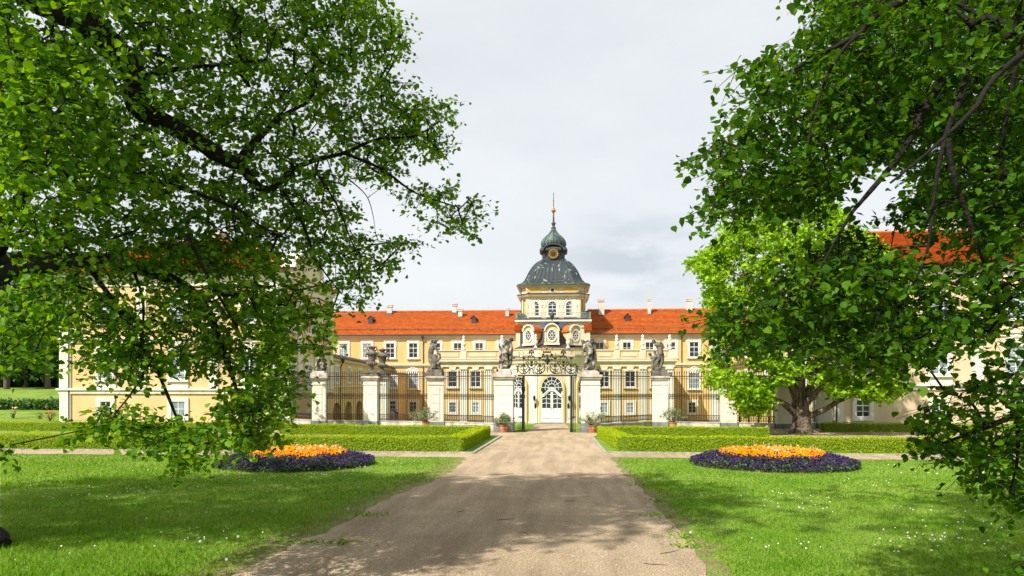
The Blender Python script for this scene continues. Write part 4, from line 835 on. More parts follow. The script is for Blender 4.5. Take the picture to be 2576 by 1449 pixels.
arcade(-24.3, -1, 'low yellow wing with round arches along the left side of the court'); arcade(22.3, 1, 'low yellow wing along the right side of the court hidden by the bright green tree')
EX = thing('corner_block', (-23, 92, -3.15), 'small low yellow corner block with flat roof where the arched wing meets the palace', 'building extension')
m = MB(); ze_ = CZ+(967-938)/1674*90; m.box(-24.3, U(1002, 90), 90, 95, -3.6, ze_-.15); m.build('wall', 'stucco_yellow', EX); m = MB(); m.box(-24.4, U(1002, 90)+.2, 89.8, 95, ze_-.147, ze_); m.build('roof', 'copper_green', EX)
window(EX, FX(90), U(989, 90), Z(975, 90), Z(946, 90), .9, 2, 3, .2, glass='glass_pale'); window(EX, FX(90), U(988, 90), Z(1040, 90), Z(1009, 90), .9, 2, 3, .2, sill=False)
# ================================================================ forecourt: gate, pillars, fences, statues, urns
HP = 3.76
def rotp(c, x, y, a): return (c[0]+x*math.cos(a)-y*math.sin(a), c[1]+x*math.sin(a)+y*math.cos(a))
def pillar(x, Y, w, label, rz=0, pl=.36, X=None, group='cream fence pillars'):
    X = U(x, Y) if X is None else X; g = gz(0, Y); t = thing('fence_pillar', (X, Y+w/2, g), label, 'pillar', group); b = g-.15; h = w/2; zt = CZ+.63
    def bx(m, e, z0, z1, ey=None): 
        pts = [rotp((X, Y+h), sx*(h+e), sy*(h+e), rz) for sx, sy in ((-1, -1), (1, -1), (1, 1), (-1, 1))]; m.rings([[Vector((p[0], p[1], z)) for p in pts] for z in (z0, z1)])
    m = MB(); bx(m, .0, g+pl, zt-.44); bx(m, .045, zt-.66, zt-.60); bx(m, -.01, zt-.46, zt-.36)
    fr = Fr((X, Y+h, 0), (math.cos(rz), math.sin(rz), 0), (math.sin(rz), -math.cos(rz), 0)); zz = g+pl+.12; H_ = (zt-.78-zz)/4
    for k in range(4): m.fbox(fr, -h*.48, h*.48, h+.0, h+.022, zz+k*H_+.018, zz+(k+1)*H_-.018)
    f2 = Fr((X, Y+h, 0), (-math.sin(rz), math.cos(rz), 0), (math.cos(rz), math.sin(rz), 0)); f3 = Fr((X, Y+h, 0), (-math.sin(rz), math.cos(rz), 0), (-math.cos(rz), -math.sin(rz), 0))
    for f in (f2, f3): m.fbox(f, -h*.55, h*.55, h, h+.02, zz, zt-.78)
    m.build('shaft', 'stucco_white', t, bevel=.012)
    m = MB(); bx(m, .03, b, g+pl); m.build('plinth', 'stone_plinth', t)
    m = MB(); bx(m, .04, zt-.36, zt-.27); bx(m, .10, zt-.27, zt-.15); bx(m, .17, zt-.15, zt-.04); bx(m, .13, zt-.04, zt); m.build('capstone', 'stone_pale', t, bevel=.012)
    return t, Vector((X, Y+h, zt))
GLt, GL = pillar(1266.5, 43.9, 1.22, 'cream gate pillar left of the opening, under the statue leaning on a club', pl=.6)
GRt, GR = pillar(1486, 44.2, 1.22, 'cream gate pillar right of the opening, under the statue bending to the left', pl=.6)
_, P1 = pillar(1092, 50.2, 1.15, 'cream fence pillar under the dark two figure statue left of the gate', R(14))
_, P2 = pillar(931, 50.9, 1.06, 'cream fence pillar with four front panels under the larger stone urn')
_, P2b = pillar(958, 60.0, 1.0, 'cream pillar standing behind the left fence bars under the smaller stone urn')
_, P3 = pillar(799, 51.4, 1.05, 'cream fence pillar under the pale couple statue near the left tree leaves', R(10))
_, P4 = pillar(716, 53.5, 1.0, 'cream end pillar of the left fence against the pavilion')
_, Q1 = pillar(1664, 51.5, 1.15, 'cream fence pillar under the statue with a raised club right of the gate', R(-10))
_, Q2 = pillar(1835, 50.6, 1.1, 'cream fence pillar at the edge of the bright green tree crown')
_, Q2b = pillar(1808, 60.0, 1.0, 'cream pillar behind the right fence bars carrying an urn half hidden by leaves')
_, Q3 = pillar(1976, 49.4, 1.1, 'cream fence pillar just left of the thick tree trunk')
_, Q4 = pillar(2076, 50.5, 1.0, 'cream end pillar right of the thick tree trunk by the pale pavilion')
bar_me = None
def fence(a, b, label, sp=.172, scroll=True):
    global bar_me
    a = Vector(a); b = Vector(b); d = b-a; Ln = d.length; u = d.normalized(); nrm = Vector((u.y, -u.x, 0)); g = -3.15+CZ-2.15; g = gz(0, (a.y+b.y)/2); t = thing('iron_fence', ((a.x+b.x)/2, (a.y+b.y)/2, g), label, 'fence', 'iron fence panels between the pillars'); F = Fr(a, u, nrm); zt = CZ+.63
    m = MB(); m.fbox(F, 0, Ln, -.22, .22, g-.1, g+.34); m.fbox(F, 0, Ln, -.26, .26, g+.34, g+.38); m.build('base_wall', 'stone_pale', t)
    for z, h in ((g+.50, .02), (g+.88, .02), (zt-1.72, .018), (zt-1.36, .018), (zt-.02, .035), (zt-.20, .016)):
        m = MB(); m.fbox(F, 0, Ln, -.02, .02, z-h, z+h); m.build('rail', 'rust_iron', t)
    n = max(2, int(Ln/sp))
    if bar_me is None:
        m = MB(); m.tube([(0, 0, g+.40), (0, 0, zt+.12)], .023, 6)
        m.lathe([(.016, 0), (.035, .05), (.02, .10), (.045, .17), (.005, .34)], (0, 0, zt+.08), 6); 
        for z in (g+.55, g+.84, zt-1.68, zt-1.40): m.blob((0, 0, z), (.032, .032, .045), 6, 4)
        m.blob((0, 0, zt-.33), (.03, .03, .07), 6, 4)
        bar_me = m.build('bar', 'rust_iron'); bar0 = bar_me; bar0.location = (0, 0, 0)
    for i in range(n):
        o = bar_me if (i == 0 and bar_me.parent is None) else bar_me.copy()
        if o is not bar_me: link(o)
        o.parent = t; p = a+u*(Ln*(i+.5)/n); o.location = p-Vector(t.location); o.location.z = -t.location.z
    if scroll:
        m = MB(); w_ = Ln/n
        for i in range(n):
            x = w_*(i+1) if i < n-1 else Ln-.02
            for s_ in (-1, 1):
                pts = []
                for k in range(9):
                    an = math.pi*(k/8)*1.5; r = w_*.22; pts.append(F.p(min(Ln, max(0, x+s_*(w_*.22-r*math.cos(an)*1.0)-s_*.0)), 0, zt-1.54+s_*.0+.15*math.cos(math.pi*k/8)))
                m.tube(pts, .012, 4, False)
            c0 = F.p(w_*(i+.5), 0, g+.52); m.tube([F.p(w_*(i+.5)-w_*.5, 0, g+.86), F.p(w_*(i+.5), 0, g+.62), F.p(w_*(i+.5)+w_*.5 if i < n-1 else Ln, 0, g+.86)], .013, 4, False)
            m.tube([F.p(w_*(i+.5)-w_*.5, 0, g+.52), F.p(w_*(i+.5), 0, g+.76), F.p(w_*(i+.5)+w_*.5 if i < n-1 else Ln, 0, g+.52)], .013, 4, False)
            for k in (0,): m.tube([F.p(w_*(i+.5)+w_*.36*math.cos(q), 0, zt-1.54+.13*math.sin(q)) for q in [2*math.pi*j/10 for j in range(11)]], .013, 4, False)
        m.tube([F.p(.01, 0, zt-1.54), F.p(Ln-.01, 0, zt-1.54)], .01, 4); m.tube([F.p(.01, 0, g+.69), F.p(Ln-.01, 0, g+.69)], .01, 4); m.tube([F.p(.02, 0, g+.6), F.p(.02, 0, zt-1.4)], .012, 4)
        m.build('scroll_band', 'rust_iron', t)
    return t
v2 = lambda p, dx, dy=0: (p.x+dx, p.y+dy, 0)
fence(v2(P1, .6), (GL.x-.62, 48.0, 0), 'iron fence panel directly left of the gate pillar with statue leaning on a club')
m = None
fence((GL.x-.58, 48.0, 0), (GL.x-.58, 45.2, 0), 'short iron fence return behind the left gate pillar', scroll=False)
fence(v2(P2, .55), v2(P1, -.62), 'iron fence panel between the large urn pillar and the dark two figure statue')
fence(v2(P3, .55), v2(P2, -.55), 'iron fence panel in front of the low arched wing')
fence(v2(P4, .5), v2(P3, -.55), 'leftmost iron fence panel partly behind hanging leaves')
fence((GR.x+.62, 48.0, 0), v2(Q1, -.62), 'iron fence panel directly right of the gate before white framed windows')
fence((GR.x+.58, 45.2, 0), (GR.x+.58, 48.0, 0), 'short iron fence return behind the right gate pillar', scroll=False)
fence(v2(Q1, .62), v2(Q2, -.56), 'iron fence panel between the raised club statue and the bright green tree')
fence(v2(Q2, .56), v2(Q3, -.56), 'iron fence panel under the bright green tree left of its trunk')
fence(v2(Q3, .56), v2(Q4, -.5), 'iron fence panel behind and right of the thick tree trunk')

# gate
YG = 43.95; GU = YG/1696
def gq(x, y): p = W((1900+x/8.523)/1.4907, (1260+y/8.523)/1.4907, YG+.6); return (p.x, p.y, p.z)
GT = thing('wrought_iron_gate', (U(1378, YG+.6), YG+.6, gz(0, YG)), 'tall dark iron gateway with scrollwork and gold crown between the two statue pillars', 'gate')
gg = gz(0, YG+.6)
for x in (547, 2065):
    p = gq(x, 1210); m = MB(); m.box(p[0]-.065, p[0]+.065, p[1]-.065, p[1]+.065, gg, p[2]-.09); m.box(p[0]-.10, p[0]+.10, p[1]-.10, p[1]+.10, gg, gg+.12); m.build('post', 'iron', GT)
m = MB(); a, b = gq(350, 1265), gq(2250, 1265); m.box(a[0], b[0], a[1]-.07, a[1]+.07, a[2]-.05, a[2]+.045); m.box(a[0], b[0], a[1]-.02, a[1]+.02, gq(0, 1218)[2]-.015, gq(0, 1218)[2]+.015); m.build('lintel', 'iron', GT)
for xa, xb in ((395, 500), (2115, 2200)):             # narrow fixed side lights between post and pillar
    m = MB(); a, b = gq(xa, 1290), gq(xb, 1290); z0 = gg+.08
    for z in (z0, gg+.95, gg+1.02, a[2]-.1): m.box(min(a[0], b[0])-.05, max(a[0], b[0])+.05, a[1]-.015, a[1]+.015, z-.02, z+.02)
    for k in range(3): X = a[0]+(b[0]-a[0])*k/2; m.tube([(X, a[1], gg+.04), (X, a[1], a[2])], .014, 5)
    m.build('side_panel', 'iron', GT)
for sd, x in ((-1, 480), (1, 2130)):                  # open gate leaf swung into the court
    p = gq(x, 1300); m = MB(); L_ = 1.3; y0 = p[1]+.25; X = p[0]
    for z in (gg+.1, gg+1.0, gg+2.4, p[2]-.1): m.box(X-.018, X+.018, y0, y0+L_, z-.025, z+.025)
    for k in range(8): m.tube([(X, y0+L_*k/7, gg+.06), (X, y0+L_*k/7, p[2]-.08)], .014, 5)
    m.build('gate_leaf', 'iron', GT)
CUR = [[(240, 1080), (290, 1080), (340, 1040), (370, 980), (400, 910), (440, 900), (475, 940), (462, 990), (430, 1000), (405, 975)],
 [(370, 980), (375, 1080), (420, 1150), (500, 1200), (600, 1190), (680, 1130), (718, 1060), (710, 990), (660, 930), (618, 880), (640, 825), (690, 830), (700, 880), (670, 900)],
 [(430, 1050), (500, 1092), (560, 1085), (640, 1060), (672, 1000)], [(320, 1195), (352, 1120), (345, 1050)], [(290, 960), (330, 970), (370, 960)],
 [(700, 1000), (780, 1030), (842, 1080), (842, 1150), (865, 1192), (895, 1165)], [(890, 1000), (810, 1030), (748, 1080), (748, 1150), (725, 1192), (697, 1165)],
 [(895, 1120), (880, 1060), (888, 990), (938, 930), (978, 880), (958, 825), (905, 830), (893, 880), (925, 900)],
 [(895, 1120), (940, 1190), (1010, 1202), (1100, 1190), (1180, 1130), (1220, 1060), (1212, 950), (1180, 900), (1138, 920), (1160, 960)],
 [(925, 1040), (1000, 1085), (1060, 1085), (1150, 1050), (1190, 990)], [(690, 790), (688, 700), (728, 642), (768, 650), (765, 685)], [(895, 790), (898, 700), (858, 642), (818, 650), (820, 685)],
 [(1125, 705), (1140, 650), (1168, 600)], [(1222, 690), (1200, 640), (1170, 600)], [(1130, 790), (1170, 740), (1200, 780), (1240, 800)], [(610, 1170), (600, 1130), (560, 1120)], [(1080, 1190), (1120, 1140), (1090, 1110)], [(960, 1170), (1000, 1130), (1030, 1150)]]
m = MB(); MX = 1303.5
for c in CUR:
    for mir in (0, 1):
        pts = [gq(2*MX-x if mir else x, y) for x, y in c]; sm_ = smoothline(pts, 3); n = len(sm_); m.tube(sm_, [.042*(1-.5*abs(2*i/(n-1)-1)) for i in range(n)], 5)
for x in (547, 1058, 2*MX-1058, 2*MX-547):
    m.tube([gq(x, 1210), gq(x, 1010)], .042, 6); m.tube([gq(x, 1010), gq(x, 720)], .016, 5); p = gq(x, 945); m.box(p[0]-.09, p[0]+.09, p[1]-.05, p[1]+.05, p[2]-.10, p[2]+.10)
    for k in range(8): an = k*math.pi/4; m.tube([p, (p[0]+.16*math.cos(an), p[1], p[2]+.16*math.sin(an))], [.03, .006], 4)
for x in (795, 2*MX-795): m.tube([gq(x-130, 915), gq(x+130, 915)], .016, 5); m.tube([gq(x, 900), gq(x, 840)], .014, 5); m.lathe([(.13, 0), (.10, -.06), (.03, -.14)], gq(x, 915), 8)
m.build('scrollwork', 'iron', GT)
def tulip(m, p, s):
    for k in range(7):
        an = k*2*math.pi/7; m.tube([p, (p[0]+math.cos(an)*s*.55, p[1]+math.sin(an)*s*.55, p[2]+s*.45), (p[0]+math.cos(an)*s*.5, p[1]+math.sin(an)*s*.5, p[2]+s*1.1)], [s*.22, s*.26, s*.04], 4)
    m.blob((p[0], p[1], p[2]+s*.35), s*.42, 6, 4)
for x in (547, 1058, 2*MX-1058, 2*MX-547): m = MB(); tulip(m, gq(x, 735), .15); m.build('iron_tulip', 'rust_iron', GT)
for x in (795, 2*MX-795): m = MB(); tulip(m, gq(x, 865), .15); m.build('iron_tulip', 'iron', GT)
for x in (793, 2*MX-795):
    m = MB(); 
    for ang, ln in ((90, 100), (55, 85), (125, 85), (20, 70), (160, 70)):
        p0 = gq(x, 560); a_ = R(ang); p1 = gq(x+ln*math.cos(a_), 560-ln*math.sin(a_)); m.tube([p0, p1], [.02, .02], 4); m.blob(p1, (.055, .03, .07), 6, 4)
    m.tube([gq(x, 640), gq(x, 550)], [.05, .03], 5); m.build('palmette', 'rust_iron', GT)
for x in (1168, 2*MX-1168, 1290):
    m = MB(); y = 590 if x != 1290 else 625
    for ang in (90, 30, 150, -20, 200): a_ = R(ang); m.tube([gq(x, y), gq(x+48*math.cos(a_), y-48*math.sin(a_))], [.04, .006], 4)
    m.build('iron_star', 'rust_iron', GT)
m = MB(); c = gq(1300, 800)
for dx, dy, r in ((0, -110, .07), (0, -60, .10), (0, 0, .12), (-45, -30, .07), (45, -30, .07), (0, 60, .09), (0, 110, .05), (-70, 20, .05), (70, 20, .05)): m.blob(gq(1303+dx, 800+dy), (r, r*.6, r*1.2), 7, 5)
m.build('iron_figure', 'iron', GT)
m = MB(); p = gq(1290, 525); m.box(p[0]-.27, p[0]+.27, p[1]-.10, p[1]+.10, p[2]-.035, p[2]+.035)
for k in range(-2, 3): m.blob((p[0]+k*.11, p[1], p[2]+.06), (.045, .05, .045), 6, 4)
m.tube([gq(1283, 510), gq(1283, 360)], .035, 6); m.build('crown_base', 'rust_iron', GT)
m = MB()
m.tube([gq(1288+185*math.cos(a), 430-75*math.sin(a)) for a in [math.pi*(-.22+1.44*i/20) for i in range(21)]], .022, 5)
pc = gq(1288, 430)
for k in range(10): a = math.pi*(-.15+1.3*k/9); m.blob(gq(1288+185*math.cos(a), 430-75*math.sin(a)), .038, 6, 4)
m.tube([(q[0], q[1]+(q[2]-pc[2])*.0+.18*math.sin(i/8*math.pi), q[2]) for i, q in enumerate([gq(1160+i*32, 500-110*math.sin(math.pi*i/8)) for i in range(9)])], .018, 5)
m.blob(gq(1283, 375), .065, 6, 4); m.build('gold_crown', 'gold', GT)
for x, y, s in [(x, 560, .06) for x in (545, 1058, 1560, 2062)]+[(x, y, .055) for x, y in ((795, 735), (1812, 735), (680, 795), (925, 795), (1682, 795), (1926, 795), (1180, 855), (1425, 855), (805, 1170), (1815, 1170), (545, 950), (1060, 950), (1548, 950), (2065, 950), (600, 1000), (480, 1000), (1110, 1000), (1010, 1000), (1600, 1000), (1500, 1000), (2010, 1000), (2110, 1000))]:
    m = MB(); k = 1 if y == 560 else .7; 
    if 930 < y < 1010: k = .45
    p = gq(x, y); p = (p[0], p[1]-.05 if y == 950 else p[1], p[2]); m.lathe([(.01, -s*1.4*k), (s*.7*k, -s*.4*k), (s*.8*k, .1*s), (s*.3*k, s*k), (.004, s*2*k)], p, 6); m.build('gold_bud', 'gold', GT)
m = MB()
for dx, dy, r in ((0, -50, .05), (-22, -10, .05), (22, -10, .05), (0, 30, .06), (-20, 70, .04), (20, 70, .04), (0, 110, .045)): m.blob(gq(1303+dx, 1040+dy), (r, r*.6, r*1.2), 6, 4)
m.build('gold_ornament', 'gold', GT)

# statues
def statue(cap, Y, S, ref, unit, chains, plinths, m_, label, yoff=0):
    g = thing('statue', tuple(cap), label, 'statue', 'stone statues on the fence pillars'); X0_, Z0 = cap.x, cap.z
    f = lambda x, y: (X0_+(x-ref[0])*unit, cap.y, Z0+(ref[1]-y)*unit)
    for x0, x1, y0, y1, dd in plinths:
        a, b = f(x0, y1), f(x1, y0); m = MB(); m.box(a[0], b[0], cap.y-dd, cap.y+dd, a[2]+.002, b[2]); m.build('plinth', 'stone_pale' if m_ == 'stone_mixed' else 'stone_dark', g, bevel=.02)
    m = MB()
    for i, ch in enumerate(chains):
        dy = ch[0] if not hasattr(ch[0], '__len__') else 0; pts = [c for c in ch if hasattr(c, '__len__')]
        P = [Vector(f(c[0], c[1]))+Vector((0, -dy-(c[3] if len(c) > 3 else 0), 0)) for c in pts]; r = [c[2]*unit for c in pts]
        for p, q in zip(P, r): m.blob(p, (q, q*.95, q), 10, 8)
        if len(P) > 1: m.tube(P, r, 10)
    o = m.build('figure', m_, g, smooth=True); r = o.modifiers.new('remesh', 'REMESH'); r.mode = 'VOXEL'; r.voxel_size = .022; r.use_smooth_shade = True
    s = o.modifiers.new('smooth', 'SMOOTH'); s.iterations = 2; tx = bpy.data.textures.new('stone_relief', 'CLOUDS'); tx.noise_scale = .16; tx.noise_depth = 3
    d = o.modifiers.new('relief', 'DISPLACE'); d.texture = tx; d.strength = .065; d.mid_level = .5
    return g
statue(GL, 0, 0, (2090, 1245), .00229, [[(2295, 250, 58), (2270, 300, 45)], [(2295, 225, 60, .02)], [(2290, 285, 38, .06)], [(2130, 300, 66), (2250, 330, 62)], [(2200, 360, 88), (2160, 460, 88), (2130, 580, 98)], [.08, (2285, 350, 46), (2315, 520, 40), (2300, 670, 34), (2340, 725, 36), (2370, 745, 34)], [.12, (2110, 320, 46), (2040, 450, 38), (2090, 560, 32), (2220, 620, 28)], [.12, (2130, 600, 70), (2140, 760, 58, .06), (2180, 900, 44), (2195, 1060, 36)], [-.05, (2080, 620, 70), (2060, 800, 55), (2010, 950, 42), (1985, 1055, 40)],
  [-.15, (2010, 480, 46), (1985, 640, 50), (1990, 820, 62), (1985, 1010, 66)], [-.05, (2230, 640, 60), (2260, 780, 72), (2255, 930, 62), (2210, 1040, 50)], [(2310, 700, 30), (2370, 745, 42)], [(2050, 1050, 60), (2190, 1060, 60)]],
  [(1870, 2300, 1160, 1245, .46), (1930, 2290, 1078, 1160, .40)], 'stone_mixed', 'pale stone man leaning on a club on the pillar left of the gate opening')
statue(GR, 0, 0, (390, 1080), .00262, [[(210, 250, 52), (240, 290, 45)], [(195, 235, 48, .04)], [(215, 285, 34, .08)], [(330, 285, 82), (400, 300, 70)], [(350, 320, 85), (395, 430, 82), (395, 540, 80)], [(440, 250, 60), (500, 300, 36), (450, 380, 34)], [(440, 215, 38)], [.12, (250, 340, 42), (228, 430, 30), (235, 485, 26), (320, 488, 26)], [.08, (365, 560, 60), (320, 670, 50, .05), (285, 780, 38), (262, 880, 30)], [.0, (420, 560, 62), (385, 690, 48), (340, 800, 36), (305, 900, 30)],
  [-.1, (495, 440, 36), (510, 580, 48), (480, 740, 52), (440, 900, 55)], [(240, 940, 50), (330, 930, 60), (440, 945, 58), (525, 970, 42)], [(225, 980, 48), (300, 985, 58)], [(330, 860, 34), (350, 940, 40)]],
  [(170, 600, 1003, 1080, .48), (215, 560, 975, 1004, .40)], 'stone_mixed', 'pale stone figure bending left on the pillar right of the gate opening')
statue(P1, 0, 0, (250, 1290), .00262, [[(225, 300, 46), (200, 350, 40)], [(222, 285, 42, .05)], [.05, (130, 370, 48), (148, 260, 34), (160, 240, 32), (300, 262, 30), (270, 320, 28)], [(170, 400, 78), (125, 540, 82), (100, 670, 80)], [.1, (240, 400, 42), (285, 520, 33), (325, 600, 28)], [(80, 700, 58), (70, 800, 44), (95, 905, 36)], [.05, (135, 700, 62), (140, 860, 48), (145, 960, 40), (150, 1085, 40)], [.1, (230, 730, 80), (270, 860, 88), (230, 1020, 82)], [.15, (320, 625, 30), (388, 670, 28), (392, 770, 34), (330, 840, 34)], [.2, (362, 925, 58)], [.1, (340, 960, 42), (395, 1050, 34), (400, 1085, 34)], [(60, 1130, 70), (120, 1180, 60)], [(180, 1070, 50), (380, 1080, 40)]],
  [(-30, 470, 1182, 1290, .50), (150, 455, 1098, 1183, .42)], 'stone_dark', 'blackened statue of a standing and a crouching figure left of the gate')
statue(Q1, 0, 0, (2130, 1105), .00305, [[(1965, 235, 46), (2000, 280, 38)], [(1960, 225, 46, .04)], [(1975, 262, 30, .07)], [.1, (2100, 310, 16), (2160, 205, 16)], [(2060, 320, 66), (2110, 360, 76), (2125, 480, 78), (2130, 570, 80)], [.15, (2000, 330, 38), (2060, 340, 32), (2110, 310, 26)], [(2150, 300, 42), (2205, 385, 34), (2160, 430, 30)], [.05, (2085, 620, 64), (2055, 740, 50), (2015, 840, 36), (1990, 915, 32)], [(2165, 600, 62), (2175, 740, 46), (2150, 830, 38), (2125, 920, 34)], [.1, (1872, 560, 44)], [.1, (1930, 640, 52), (1990, 640, 60), (1940, 720, 46)], [.1, (1930, 740, 34), (1935, 840, 32), (1950, 900, 36)], [(1990, 500, 34), (2010, 600, 40)], [-.1, (2180, 560, 50), (2160, 760, 50), (2090, 900, 40)], [(1950, 915, 50), (2080, 930, 56), (2220, 965, 48)]],
  [(1915, 2390, 1010, 1105, .50), (1900, 2280, 955, 1012, .42)], 'stone_dark', 'brown stone statue with raised club and a child at its side')
statue(P3, 0, 0, (210, 1180), .00280, [[(208, 395, 48)], [(230, 400, 30, .06)], [(190, 500, 62), (175, 640, 76), (165, 800, 76), (140, 950, 80)], [.05, (60, 545, 26), (110, 540, 34), (170, 520, 38)], [.08, (305, 605, 48)], [.05, (290, 690, 56), (325, 810, 62), (320, 960, 60)], [.15, (240, 820, 44), (285, 930, 36), (325, 1030, 30)], [-.05, (370, 830, 40), (350, 980, 40)], [(60, 1030, 50), (200, 1010, 60), (320, 1040, 40)]],
  [(-10, 460, 1090, 1180, .48), (20, 380, 1032, 1091, .40)], 'stone_mixed', 'pale stone couple statue on the pillar half covered by hanging leaves')
def urn(cap, s, label, mt='stone_dark'):
    g = thing('stone_urn', tuple(cap), label, 'urn', 'stone urns on the fence pillars'); X, Y, Zc = cap; k = .00494*s
    m = MB()
    for hw, z0, z1 in ((118, 0, 28), (98, 28, 52), (108, 52, 60)): m.box(X-hw*k, X+hw*k, Y-hw*k, Y+hw*k, Zc+z0*k+.002, Zc+z1*k)
    m.build('base', mt, g, bevel=.01)
    m = MB(); m.lathe([(r*k, z*k) for r, z in ((80, 60), (70, 75), (40, 95), (28, 120), (26, 145), (36, 160), (60, 170), (76, 188), (80, 203), (70, 218), (54, 226), (52, 240), (56, 262), (64, 300), (72, 330), (84, 345), (90, 358), (84, 374), (62, 386), (44, 400), (40, 424), (50, 440), (66, 450), (70, 460), (58, 468), (30, 474), (16, 480), (5, 482))], (X, Y, Zc), 20)
    for j in range(14): a = j*2*math.pi/14; m.blob((X+72*k*math.cos(a), Y+72*k*math.sin(a), Zc+200*k), (14*k, 14*k, 26*k), 6, 4)
    for j in range(12): a = j*2*math.pi/12; m.blob((X+84*k*math.cos(a), Y+84*k*math.sin(a), Zc+(345 if j % 2 else 352)*k), (18*k, 18*k, 16*k), 6, 4)
    o = m.build('body', mt, g, smooth=True)
    for sd in (-1, 1):
        h = MB(); h.tube([(X+sd*k*a, Y, Zc+b*k) for a, b in ((80, 350), (100, 345), (106, 325), (96, 305), (82, 300))], 12*k, 7); h.tube([(X+sd*k*a, Y, Zc+b*k) for a, b in ((48, 395), (72, 420), (80, 445), (70, 462), (58, 455))], 9*k, 7); h.build('handle', mt, g, smooth=True)
urn(P2, 1.0, 'larger weathered stone urn with handles on the fence pillar left of the dark statue'); urn(P2b, 1.12, 'smaller looking stone urn on the pillar standing behind the fence bars')
urn(Q2b, 1.12, 'stone urn at the left edge of the bright green tree, half hidden by leaves'); urn(Q2, 1.0, 'stone urn on the right fence pillar wrapped in bright green leaves')
urn(P4, .8, 'dark stone urn at the left end of the fence behind hanging leaves')

# tubs with oleanders
def tub(x, y, label, Y=None, hs=1.0, wide=0, seed=1):
    p = G(x, y) if Y is None else Vector((U(x, Y), Y, gz(0, Y))); g = thing('potted_oleander', tuple(p), label, 'potted plant', 'potted oleanders in terracotta tubs before the fence')
    m = MB(); r = .27; m.lathe([(r*.82, 0), (r*.86, .02), (r*.98, .42), (r*1.04, .44), (r*1.04, .50), (r*.9, .50), (r*.88, .44)], p, 20); o = m.build('tub', 'terracotta', g, smooth=False)
    m = MB(); m.lathe([(r*.955, .29), (r*.975, .335)], p, 20); m.build('tub_band', 'stone_pale', o); m = MB(); m.lathe([(.01, .43), (r*.89, .445)], p, 16); m.build('soil', 'soil', o)
    rg = np.random.default_rng(seed); S = []; tips = []; top = Vector((p.x, p.y, p.z+.45))
    for k in range(26):
        d = rg.normal(0, 1, 3); d[2] = abs(d[2])*1.1+.6; d /= np.linalg.norm(d); ln = rg.uniform(.5, 1.05)*hs; q = np.array(top)+d*ln*np.array([1+wide, 1, .95]); mid = np.array(top)+d*ln*.5+rg.normal(0, .05, 3)
        S += [(np.array(top)*1.0, mid, .014, .009), (mid, q, .009, .004)]; 
        for f in np.linspace(.35, 1, 6): tips.append(mid+(q-mid)*f)
    V, F = seg_mesh(S, 4); npmesh('stems', V, F, 'bark_far', g)
    T = np.repeat(np.array(tips), 9, 0)+rg.normal(0, .055, (len(tips)*9, 3)); nshape = np.array([[0, 0, 0], [-.14, .5, .03], [0, 1.1, 0], [.14, .5, .03]])
    V, F = leaves(T, .13, tilt=1.2, hang=-.2, shape=nshape, rg=rg); npmesh('foliage', V, F, 'leaf_olive', g)
tub(1268, 1088, 'oleander in terracotta tub at the foot of the left gate pillar', hs=.85, wide=.1, seed=3); tub(1490, 1088.5, 'wide spreading oleander in terracotta tub at the foot of the right gate pillar', hs=.95, wide=.45, seed=5)
tub(1071, 0, 'dense oleander behind the left hedge before the dark two figure statue', Y=48.2, hs=1.25, seed=8); tub(1693, 0, 'oleander behind the right hedge before the statue with raised club', Y=48.4, hs=1.15, seed=9)

# visitors in the court and a standard bay tree by the pavilion
def person(X, Y, h, top, leg, label, arm=.25):
    g0 = gz(0, Y); g = thing('person', (X, Y, g0), label, 'person'); k = h/1.75; P_ = lambda x, y, z: (X+x*k, Y+y*k, g0+z*k)
    def chains(ch, name, mt, par, vox=.022):
        m = MB()
        for c in ch:
            pts = [P_(*q[:3]) for q in c]; r = [q[3]*k for q in c]; m.tube(pts, r, 8)
            for a, b in zip(pts, r): m.blob(a, b, 8, 6)
        o = m.build(name, mt, par, smooth=True); r = o.modifiers.new('remesh', 'REMESH'); r.mode = 'VOXEL'; r.voxel_size = vox; r.use_smooth_shade = True; s = o.modifiers.new('smooth', 'SMOOTH'); s.iterations = 2; return o
    body = chains([[(0, 0, 1.62, .10), (0, -.01, 1.52, .075)], [(0, 0, 1.50, .05), (0, 0, 1.40, .06)], [(0, 0, 1.35, .13), (0, 0, 1.1, .12), (0, 0, .95, .14)], [(-.16, 0, 1.38, .05), (-.22, .02, 1.12, .04), (-.16, -arm, 1.0, .033), (-.15, -arm-.09, 1.0, .032)], [(.16, 0, 1.38, .05), (.23, .02, 1.12, .04), (.17, -arm*.7, .98, .033), (.16, -arm*.7-.09, .97, .032)],
      [(-.09, 0, .92, .085), (-.11, -.03, .5, .06), (-.11, .02, .09, .045), (-.11, -.12, .04, .04)], [(.09, 0, .92, .085), (.13, .05, .5, .06), (.15, .1, .09, .045), (.15, -.03, .04, .04)], [(0, -.1, 1.60, .018)]], 'body', 'skin', g)
    chains([[(0, 0, 1.38, .155), (0, 0, 1.1, .145), (0, 0, .97, .155)], [(-.16, 0, 1.39, .065), (-.22, .02, 1.16, .055)], [(.16, 0, 1.39, .065), (.22, .02, 1.16, .055)]], 'shirt', top, g)
    chains([[(-.08, 0, .95, .105), (-.11, -.03, .5, .075), (-.11, .02, .13, .06)], [(.08, 0, .95, .105), (.13, .05, .5, .075), (.15, .1, .13, .06)]], 'trousers', leg, g)
    chains([[(0, .025, 1.66, .10)], [(0, .06, 1.58, .075)]], 'hair', 'hair', g)
person(U(986, 80), 80, 1.7, 'cloth_blue', 'denim', 'visitor in a pale blue shirt standing behind the left fence bars'); person(U(997.5, 79.3), 79.3, 1.66, 'cloth_dark', 'denim', 'visitor in a dark top and jeans behind the left fence bars', .3)

